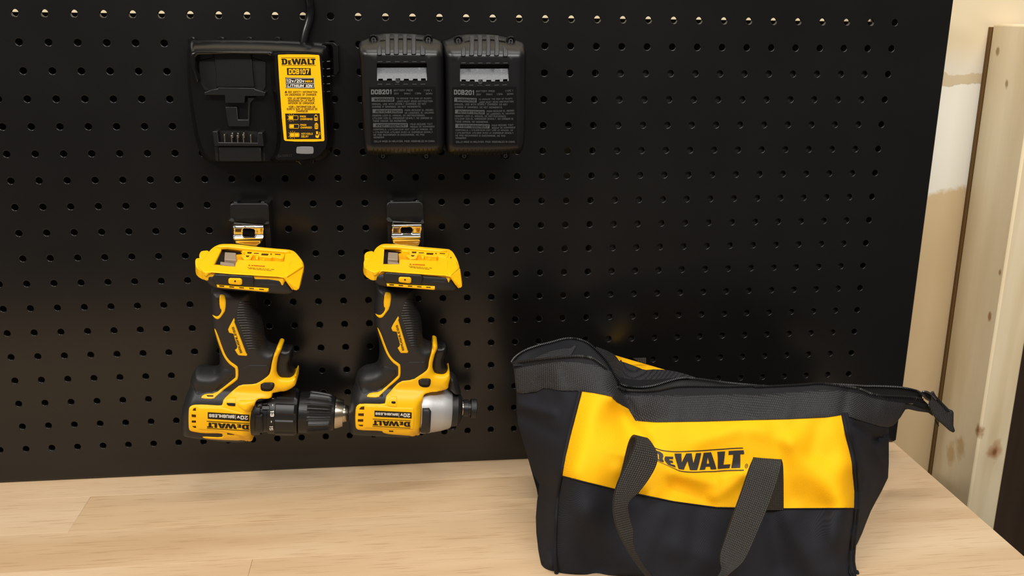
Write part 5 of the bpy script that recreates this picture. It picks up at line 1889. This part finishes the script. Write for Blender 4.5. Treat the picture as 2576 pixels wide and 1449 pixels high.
def sheet(name, loops, yfun, th, mat, parent, grid=9, ds=8, label=None, edge=0.0, uvs=1.0, uvy=0.0, uvrot=None, smooth=0, kind=None, sharp=0):
    """cloth panel: outline px, real depth yfun(px); th thickness"""
    if not isinstance(loops, list):
        loops = [loops]
    L2 = [resample(chaikin(np.asarray(L, float), smooth) if smooth else np.asarray(L, float), ds) for L in loops]
    ap = np.vstack(L2)
    lo, hi = ap.min(0), ap.max(0)
    gx, gz = np.meshgrid(np.arange(lo[0] + grid / 2, hi[0], grid), np.arange(lo[1] + grid / 2, hi[1], grid))
    gx[1::2] += grid * .5
    g = np.c_[gx.ravel(), gz.ravel()]
    g = g[inside(g, L2)]
    if len(g):
        g = g[dist(g, L2) > ds * .4]
    V, T = cdt(L2, g)
    T = T[:, ::-1]
    d = dist(V, L2)
    yv = yfun(V)
    if edge:
        yv = yv + edge * (1 - rnd(d, 7.0))
    fr = to_bench(hit_y(V, yv))
    bk = to_bench(hit_y(V, yv + th))
    VV, FF = add_closed(fr, bk, T, boundary(T))
    uv = np.c_[VV[:, 0] + uvy * VV[:, 1], VV[:, 2]] * uvs
    if uvrot is not None:
        c, s = math.cos(uvrot), math.sin(uvrot)
        uv = uv @ np.array([[c, -s], [s, c]])
    o = obj(name, VV, FF, mat, parent, sharp=sharp or 60, uv=uv, label=label)
    if kind:
        o['kind'] = kind
    return o


seamL = [(1459, 985), (1445, 1040), (1430, 1100), (1419, 1150), (1411, 1198)]
seamLl = [(1411, 1198), (1403, 1250), (1399, 1300), (1396, 1384), (1397, 1420), (1400, 1441)]
ytop = [(1460, 984), (1494, 987), (1538, 994), (1551, 1009), (1581, 1026), (1599, 1057), (1651, 1060), (1781, 1058), (1859, 1057), (1982, 1053), (2078, 1048), (2121, 1041)]
ybot = [(1411, 1198), (1477, 1215), (1546, 1232), (1607, 1244.6), (1694, 1263), (1803, 1278), (1969, 1281), (2149.5, 1280)]
seamR = [(2121, 1041), (2134, 1102), (2142, 1140), (2147, 1167), (2151, 1237), (2150, 1280)]
seamRl = [(2150, 1280), (2146, 1320), (2141, 1360), (2138, 1400), (2138, 1415), (2143, 1440), (2150, 1452)]
botF = [(1400, 1441), (1500, 1446), (1629, 1449), (1776, 1457), (1918, 1458), (2040, 1456), (2150, 1452)]

yp = sheet('yellow_panel', PX(ytop + seamR[1:] + ybot[::-1][1:] + seamL[::-1][1:-1]), lambda P: bag_y(P), .002, 'yfab', bag, grid=8, label='yellow canvas front panel')
sheet('lower_panel', PX([(x, y - 3) for x, y in ybot] + seamRl[1:] + botF[::-1][1:-1] + seamLl[::-1][:-1]), lambda P: bag_y(P, -.0006), .002, 'bfab', bag, grid=8, label='black canvas lower front panel')
# left end panel
lft = [(1299, 985), (1299, 1028), (1302, 1065), (1316, 1112), (1330, 1158), (1342, 1194), (1357, 1220), (1351, 1260), (1348, 1300), (1349, 1345), (1354, 1385), (1362, 1422), (1372, 1432), (1400, 1441)]
sheet('end_panel', PX(lft + seamLl[::-1][1:] + seamL[::-1][1:] + [(1451, 980), (1412, 980), (1368, 974), (1347, 984)]), lambda P: bag_y(P, -.0008), .002, 'bfab', bag, grid=8, uvy=-1.0, uvrot=.6)
rgt = [(2122, 1041), (2169, 1056), (2212, 1069), (2236, 1072), (2236, 1124), (2236, 1165), (2234, 1202), (2217, 1237), (2203, 1262), (2191, 1285), (2180, 1312), (2169, 1341), (2158, 1365), (2147, 1384), (2139, 1415)]
sheet('end_panel', PX(rgt + seamRl[::-1][3:] + seamR[::-1][1:-1]), lambda P: bag_y(P, -.0008), .002, 'bfab', bag, grid=8, uvy=1.0, uvrot=-.5)
sheet('end_gusset', PX([(2138, 1412), (2143, 1430), (2152, 1452), (2146, 1458), (2135, 1440)]), lambda P: bag_y(P, .001), .004, 'bfab', bag, grid=8)
# piping along the seams
for L, off in ((seamL + seamLl[1:], .0012), (seamR + seamRl[1:], .0012)):
    P = respline(PX(L), 60)
    w = to_bench(hit_y(P, bag_y(P, off)))
    m = MB()
    m.tube(w, .0020, 8)
    o = m.build('seam_piping', 'tape', bag)
    if L[0] == seamR[0]:
        P = P + np.array([7, 0])
        w = to_bench(hit_y(P, bag_y(P, .0005)))
        m = MB()
        m.tube(w, .0022, 8)
        m.build('seam_piping', 'tape', bag)
P = respline(PX([(x, y - 1) for x, y in ybot]), 70)
m = MB()
m.tube(hit_y(P, bag_y(P, .0002)), .0006, 6)
m.build('panel_seam', 'tape', bag)

# webbing band
btop = [(1292.6, 928.5), (1347, 918), (1412, 909), (1468, 913), (1507, 920), (1538, 935), (1548, 955), (1556, 975), (1566, 990), (1590, 994), (1694, 994), (1780, 993), (1859, 991.5), (1887, 994), (2017, 984), (2069, 981), (2121, 983), (2169, 991.5), (2191, 1000), (2234, 1009), (2277.6, 1015)]
bbot = [(2278, 1026), (2267, 1046), (2256, 1063), (2245, 1072), (2234, 1075), (2212, 1072), (2169, 1059), (2121, 1043.6), (2078, 1050), (1982, 1054.5), (1887, 1056.6), (1781, 1060), (1651, 1062), (1599, 1059), (1581, 1028), (1551, 1011), (1538, 997), (1494, 988.5), (1451, 983), (1412, 983), (1368.5, 976), (1347, 987), (1310, 990), (1299, 987), (1295, 955)]
sheet('webbing_band', PX(btop + bbot), lambda P: bag_y(P, .0014), .0016, 'web', bag, grid=7, ds=6, edge=.0008, label='grey-black woven webbing band below the zipper')
# front zipper tape: from teeth line to band top
fteeth_a = Z1([(120, 585), (240, 580), (500, 540), (800, 510), (1000, 490), (1300, 470), (1450, 480), (1600, 510), (1720, 590), (1860, 700)])
fteeth_b = Z2([(300, 600), (380, 630), (480, 642), (700, 650), (900, 640), (1000, 612), (1150, 585), (1400, 575), (1700, 580), (2000, 582), (2300, 574), (2450, 576)])
fteeth_c = np.vstack([G8([(200, 352), (300, 350), (500, 340), (600, 330), (700, 340)]), Z3([(0, 185), (200, 215), (400, 235), (600, 275), (700, 320), (800, 365), (950, 400), (1200, 410), (1400, 420), (1600, 430), (1750, 470)])[1:]])
fline = np.vstack([fteeth_a, PX([(1536, 945), (1546, 963)]), fteeth_b, fteeth_c])
tapeL = [tuple(p) for p in fline] + [tuple(p) for p in Z3([(1850, 560), (1860, 640), (1700, 600), (1560, 545), (1480, 545)])] + [(x, y + 3) for x, y in btop[::-1]]


def tape_y(P):
    return bag_y(P, .0006)


sheet('zipper_tape', PX(tapeL), tape_y, .0012, 'tape', bag, grid=7, ds=6)
# right ear underside
ear = Z3([(1380, 520), (1480, 545), (1700, 560), (1880, 600), (1940, 780), (1850, 712), (1650, 685), (1480, 645), (1430, 655), (1340, 800), (1180, 960), (1100, 975), (1250, 800)])
sheet('ear_binding', ear, lambda P: bag_y(P, -.002), .003, 'web', bag, grid=8)

# back half of the mouth: its zipper line and inner face
bline = np.vstack([Z1([(120, 580), (180, 490), (350, 370), (600, 280), (850, 220), (1050, 160), (1200, 145), (1350, 165), (1500, 220), (1640, 330), (1800, 480), (1900, 610), (2020, 840), (2130, 980)]),
                   Z2([(330, 540), (430, 580), (550, 595), (700, 592), (850, 567), (1050, 502), (1200, 462), (1350, 457), (1600, 490), (1800, 520), (2100, 550), (2400, 575)]),
                   PX([(1960, 973), (2020, 967), (2080, 966), (2140, 968)]), Z3([(700, 225), (900, 225), (1200, 235), (1400, 250), (1600, 295), (1700, 330), (1740, 400)])])


BD = np.array([(1286, 910, -.100), (1318, 880, -.098), (1360, 868, -.092), (1440, 851, -.075), (1496, 876, -.078), (1530, 910, -.086), (1560, 962, -.105), (1600, 974, -.112), (1650, 969, -.116), (1710, 950, -.112), (1760, 955, -.122), (1850, 964, -.138), (1960, 971, -.150), (2060, 966, -.152), (2177, 971, -.140), (2270, 977, -.128), (2315, 987, -.124)], float)
BY = TPS(BD[:, :2] * np.array([1, .35]), BD[:, 2], .001)


def back_y(P, off=0.0):
    return BY(np.asarray(P) * np.array([1, .35]))[:, 0] - off


# inner face visible through the mouth (left) and the slit further right
inner = np.vstack([bline[:14], Z1([(1900, 1000), (1700, 760), (1400, 600), (1000, 600), (500, 640), (160, 660)])])
sheet('inner_lining', inner, lambda P: back_y(P) + .004 * np.clip((P[:, 1] - 860) / 100, 0, 2), .0012, 'tape', bag, grid=8)
iw = Z1([(540, 520), (700, 440), (900, 375), (1100, 340), (1200, 330), (1300, 265), (1280, 330), (1210, 440), (1150, 520), (800, 560), (540, 560)])
sheet('inner_webbing', iw, lambda P: back_y(P, .0012) + .004 * np.clip((P[:, 1] - 860) / 100, 0, 2), .001, 'web', bag, grid=7)
# dark wall of the inside at the front of the opening (the lining of the back right side)
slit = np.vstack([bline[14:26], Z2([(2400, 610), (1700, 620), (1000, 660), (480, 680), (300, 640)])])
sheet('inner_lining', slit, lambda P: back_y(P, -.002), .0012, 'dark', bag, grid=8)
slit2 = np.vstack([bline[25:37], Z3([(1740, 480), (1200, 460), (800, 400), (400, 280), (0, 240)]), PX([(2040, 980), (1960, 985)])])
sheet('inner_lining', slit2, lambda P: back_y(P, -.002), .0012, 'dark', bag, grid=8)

# outer side of the back half, falling away behind the mouth
sil = np.vstack([PX([(1500, 872), (1527, 882), (1548, 893)]), Z2([(275, 138), (500, 205), (720, 268), (990, 345), (1150, 370), (1300, 410), (1430, 455)])])


def outer_y(P):
    """falls backwards above the zipper line"""
    P = np.asarray(P)
    b = back_y(P)
    yl_ = np.interp(P[:, 0], bline[8:24, 0], bline[8:24, 1])
    return b + .0009 * np.clip(yl_ - P[:, 1], 0, 80)


ob = np.vstack([sil, Z2([(1350, 452), (1200, 462), (1050, 502), (850, 567), (700, 592), (550, 595), (430, 580), (330, 540), (250, 420)]), Z1([(1900, 610), (1800, 480), (1660, 345)])])
sheet('back_band', ob, outer_y, .0015, 'web', bag, grid=6, ds=5)
tp = np.vstack([Z2([(330, 452), (480, 478), (620, 492), (900, 480), (1100, 462), (1350, 452), (1200, 462), (1050, 502), (850, 567), (700, 592), (550, 595), (430, 580), (350, 545), (260, 410), (210, 330)])])
sheet('zipper_tape', tp, lambda P: outer_y(P) - .0010, .0008, 'tape', bag, grid=6, ds=5)
yy_ = Z2([(272, 136), (500, 203), (720, 266), (990, 345), (830, 338), (720, 348), (660, 335), (580, 300), (430, 245), (330, 215)])
sheet('back_panel', yy_, lambda P: outer_y(P) - .0012, .001, 'yfab', bag, grid=6, ds=5, label='strip of the yellow back panel')
# back wall of the bag (rear side, seen only from the side)
bkp = [(1300, 990), (1500, 960), (1745, 985), (2000, 1000), (2236, 1060), (2230, 1190), (2190, 1250), (1800, 1290), (1360, 1290), (1350, 1230), (1316, 1110)]
BK = PX(bkp)
sheet('rear_panel', BK, lambda P: np.interp(P[:, 1], [950, 1300], [-.085, -.075]) - .00002 * np.abs(P[:, 0] - 1800), .002, 'bfab', bag, grid=20, ds=18)
hs = Z2([(530, 178), (715, 172), (720, 255), (600, 225)])
sheet('back_handle', hs, lambda P: np.full(len(P), -.058), .0015, 'strap', bag, grid=6, ds=5)


# zipper teeth: a row of little bars along a line
def teeth(line, yfun, pitch=4.2, ln=8.5, r=.00042, tilt=(0.15, 1.0)):
    m = MB()
    s = np.r_[0, np.cumsum(np.linalg.norm(np.diff(line, axis=0), axis=1))]
    n = int(s[-1] / pitch)
    P = respline(line, n)
    tg = np.gradient(P, axis=0)
    tg /= np.linalg.norm(tg, axis=1)[:, None]
    nr = np.c_[-tg[:, 1], tg[:, 0]]
    nr[nr[:, 1] < 0] *= -1
    a = P - nr * ln * .35
    b = P + nr * ln * .65
    ya = yfun(P) - .0012
    A_ = hit_y(a, ya)
    B_ = hit_y(b, ya - .0002)
    for p, q in zip(A_, B_):
        m.tube([p, (p + q) / 2 + np.array([0, -.0006, .0001]), q], [r * .9, r * 1.25, r * .8], 5)
    # coil core
    m.tube(hit_y(P, ya + .0006), .0008, 5)
    return m


for ln_, fn, sz in ((fteeth_a, tape_y, 9), (np.vstack([fteeth_b, fteeth_c]), tape_y, 9), (bline[:26], lambda P: back_y(P), 6), (bline[25:], lambda P: back_y(P), 6)):
    o = teeth(chaikin(ln_, 1, closed=False), fn, 4.3, sz).build('zipper_teeth', 'teeth', bag)
    o['kind'] = 'stuff'

# slider, ring and pull tab at the right end
sld = Z3([(1715, 345), (1760, 315), (1850, 330), (1925, 400), (1990, 470), (1940, 510), (1850, 505), (1760, 440)])
sheet('zipper_slider', sld, lambda P: np.full(len(P), -.136), .006, 'gloss', bag, grid=5, ds=4, edge=.001, smooth=1)
rp = hit_y(chaikin(Z3([(1740, 330), (1800, 318), (1880, 355), (1950, 410), (1990, 465)]), 1, closed=False), -.138)
m = MB()
m.tube(rp, .0009, 8)
m.build('slider_loop', 'dsteel', bag)
pt = Z3([(1880, 385), (1900, 325), (1945, 318), (1990, 405), (2100, 520), (2220, 640), (2290, 668), (2312, 710), (2308, 950), (2335, 1035), (2325, 1062), (2295, 1072), (2230, 1038), (2100, 920), (1985, 830), (1900, 700), (1850, 560)])
pb = sheet('pull_tab', pt, lambda P: -.136 - .00004 * (P[:, 0] - 2340), .004, 'web', bag, grid=5, ds=4, edge=.0015, label='folded black fabric pull tab')
mid = Z3([(1900, 400), (1960, 420), (2090, 560), (2200, 700), (2240, 690), (2120, 540), (2000, 420), (1940, 350)])
sheet('tab_strap', mid, lambda P: np.full(len(P), -.1385), .0015, 'tape', pb, grid=5, ds=4)
m = MB()
m.tube(hit_y(Z3([(1975, 840), (2010, 900), (2040, 955)]), -.136), [.0006, .0008, .0004], 6)
m.build('loose_thread', 'tape', bag)

# logo on the yellow panel
lv, lf = logo2d(True, True)
lv, lf = subdiv(lv, lf, .05)
# curved placement: local (u,v) -> px by a small thin-plate map (the print follows the folds)
LQ = [(0, 0, 425, 288), (0, 1, 402, 196), (.175, .5, 492, 292), (.194, 0, 557, 351), (.194, .72, 528, 266), (.287, .72, 603, 268), (.295, 0, 630, 376), (.295, 1, 612, 240), (.35, 0, 652, 390), (.47, 0, 770, 402), (.47, 1, 786, 236),
      (.551, 0, 864, 402), (.61, 1, 905, 232), (.69, 1, 978, 226), (.75, 0, 1030, 395), (.763, 0, 1045, 390), (.763, 1, 1035, 222), (.825, 1, 1118, 218), (.889, 0, 1150, 382), (.90, 0, 1180, 382), (.963, 0, 1268, 380), (.858, 1, 1150, 213), (1, 1, 1300, 206),
      (1, -.17, 1298, 408), (.6, -.17, 900, 422), (.3, -.17, 640, 402), (.17, -.17, 520, 345), (.0, -.17, 425, 305), (1, 1.17, 1290, 180), (.6, 1.17, 890, 206), (.3, 1.17, 640, 216), (.14, 1.17, 500, 205), (0, 1.17, 405, 170)]
LM = TPS(np.array([(a * 300, b * 60) for a, b, c, d in LQ]), Z4([(c, d) for a, b, c, d in LQ]), .002)
P = LM(lv * np.array([300, 60]))
W = hit_y(P, bag_y(P, .0006))
Fo = []
for f in lf:
    a, b, c = W[list(f)]
    Fo.append(f if np.cross(b - a, c - a) @ (CAM - a) > 0 else tuple(f)[::-1])
obj('printed_logo', W, Fo, 'logoink', yp, smooth=True, sharp=0)


# carrying straps: ribbons given by left/right edges (px, y)
def ribbon(name, left, right, th=.0018, n=60, label=None, parent=bag):
    l_ = chaikin(np.array([tuple(hit_y([(a, b)], c)[0]) for a, b, c in left]), 2, closed=False)
    r_ = chaikin(np.array([tuple(hit_y([(a, b)], c)[0]) for a, b, c in right]), 2, closed=False)
    l_ = respline(l_, n)
    r_ = respline(r_, n)
    s = np.r_[0, np.cumsum(np.linalg.norm(np.diff((l_ + r_) / 2, axis=0), axis=1))]
    k = 6
    grid_ = np.array([[l_[i] + (r_[i] - l_[i]) * j / k for j in range(k + 1)] for i in range(n)])
    tg = np.gradient(grid_, axis=0)
    wd = (r_ - l_)[:, None, :]
    nn = np.cross(tg, np.broadcast_to(wd, tg.shape))
    nn /= np.linalg.norm(nn, axis=2)[:, :, None] + 1e-12
    fr = (grid_ + nn * th / 2).reshape(-1, 3)
    bk = (grid_ - nn * th / 2).reshape(-1, 3)
    N = n * (k + 1)
    V = np.vstack([fr, bk])
    Fq = []
    ii = lambda i, j: i * (k + 1) + j
    for i in range(n - 1):
        for j in range(k):
            q = (ii(i, j), ii(i, j + 1), ii(i + 1, j + 1), ii(i + 1, j))
            Fq.append(q)
            Fq.append(tuple(N + x for x in q[::-1]))
        Fq.append((ii(i, 0), ii(i + 1, 0), N + ii(i + 1, 0), N + ii(i, 0)))
        Fq.append((ii(i + 1, k), ii(i, k), N + ii(i, k), N + ii(i + 1, k)))
    for j in range(k):
        Fq.append((ii(0, j + 1), ii(0, j), N + ii(0, j), N + ii(0, j + 1)))
        Fq.append((ii(n - 1, j), ii(n - 1, j + 1), N + ii(n - 1, j + 1), N + ii(n - 1, j)))
    w = np.linalg.norm(r_ - l_, axis=1).mean()
    uv = np.array([(s[i], w * j / k) for i in range(n) for j in range(k + 1)])
    V = np.maximum(V, np.array([-9, -9, ZB + .0008]))
    return obj(name, V, Fq, 'strap', parent, sharp=60, uv=np.vstack([uv, uv]), label=label)


z4 = lambda x, y: (1540 + x / 3.926, 1080 + y / 3.926)


def q4(x, y, d):
    p = z4(x, y)
    return (p[0], p[1], d)


# left leg: rises from the seam, folds over at the top and hangs down in front
ribbon('carry_strap',
       [q4(40, 600, -.216), q4(95, 400, -.222), q4(135, 230, -.224), q4(160, 130, -.226), q4(190, 70, -.230), q4(225, 58, -.238), q4(240, 95, -.246), q4(215, 180, -.250), q4(150, 320, -.255), q4(75, 470, -.262), q4(30, 590, -.268), q4(12, 690, -.272), q4(8, 770, -.275), q4(20, 890, -.278), q4(70, 1040, -.282), q4(130, 1150, -.285), q4(230, 1310, -.288), q4(340, 1449, -.290), q4(460, 1600, -.288)],
       [q4(250, 640, -.218), q4(330, 520, -.221), q4(400, 380, -.222), q4(420, 260, -.223), q4(400, 150, -.226), q4(330, 80, -.232), q4(375, 120, -.240), q4(455, 250, -.246), q4(430, 370, -.250), q4(340, 520, -.256), q4(240, 640, -.262), q4(160, 700, -.266), q4(145, 770, -.268), q4(170, 900, -.270), q4(205, 1000, -.273), q4(190, 1130, -.278), q4(260, 1290, -.283), q4(375, 1449, -.285), q4(520, 1600, -.284)],
       label='left leg of the front carrying strap', n=90)
ribbon('carry_strap',
       [q4(1420, 790, -.226), q4(1418, 600, -.229), q4(1405, 420, -.231), q4(1395, 310, -.233), q4(1393, 278, -.237), q4(1385, 300, -.243), q4(1350, 390, -.248), q4(1280, 600, -.256), q4(1190, 850, -.266), q4(1110, 1080, -.275), q4(1060, 1230, -.281), q4(1062, 1310, -.284), q4(1085, 1380, -.286), q4(1050, 1449, -.289), q4(960, 1560, -.292)],
       [q4(1690, 790, -.226), q4(1690, 600, -.229), q4(1688, 420, -.231), q4(1684, 330, -.233), q4(1676, 302, -.237), q4(1672, 312, -.243), q4(1655, 400, -.247), q4(1595, 600, -.255), q4(1500, 850, -.265), q4(1390, 1100, -.274), q4(1330, 1240, -.280), q4(1280, 1320, -.284), q4(1220, 1380, -.288), q4(1120, 1449, -.292), q4(1010, 1580, -.296)],
       label='right leg of the front carrying strap', n=90)
# drooping middle of the strap, below the frame, lying on the bench
ribbon('carry_strap',
       [q4(460, 1600, -.288), q4(545, 1720, -.288), q4(720, 1785, -.290), q4(920, 1725, -.294), q4(1010, 1580, -.296)],
       [q4(520, 1600, -.284), q4(590, 1655, -.284), q4(720, 1690, -.286), q4(860, 1650, -.289), q4(960, 1560, -.292)],
       label='middle of the front carrying strap lying on the bench', n=40)
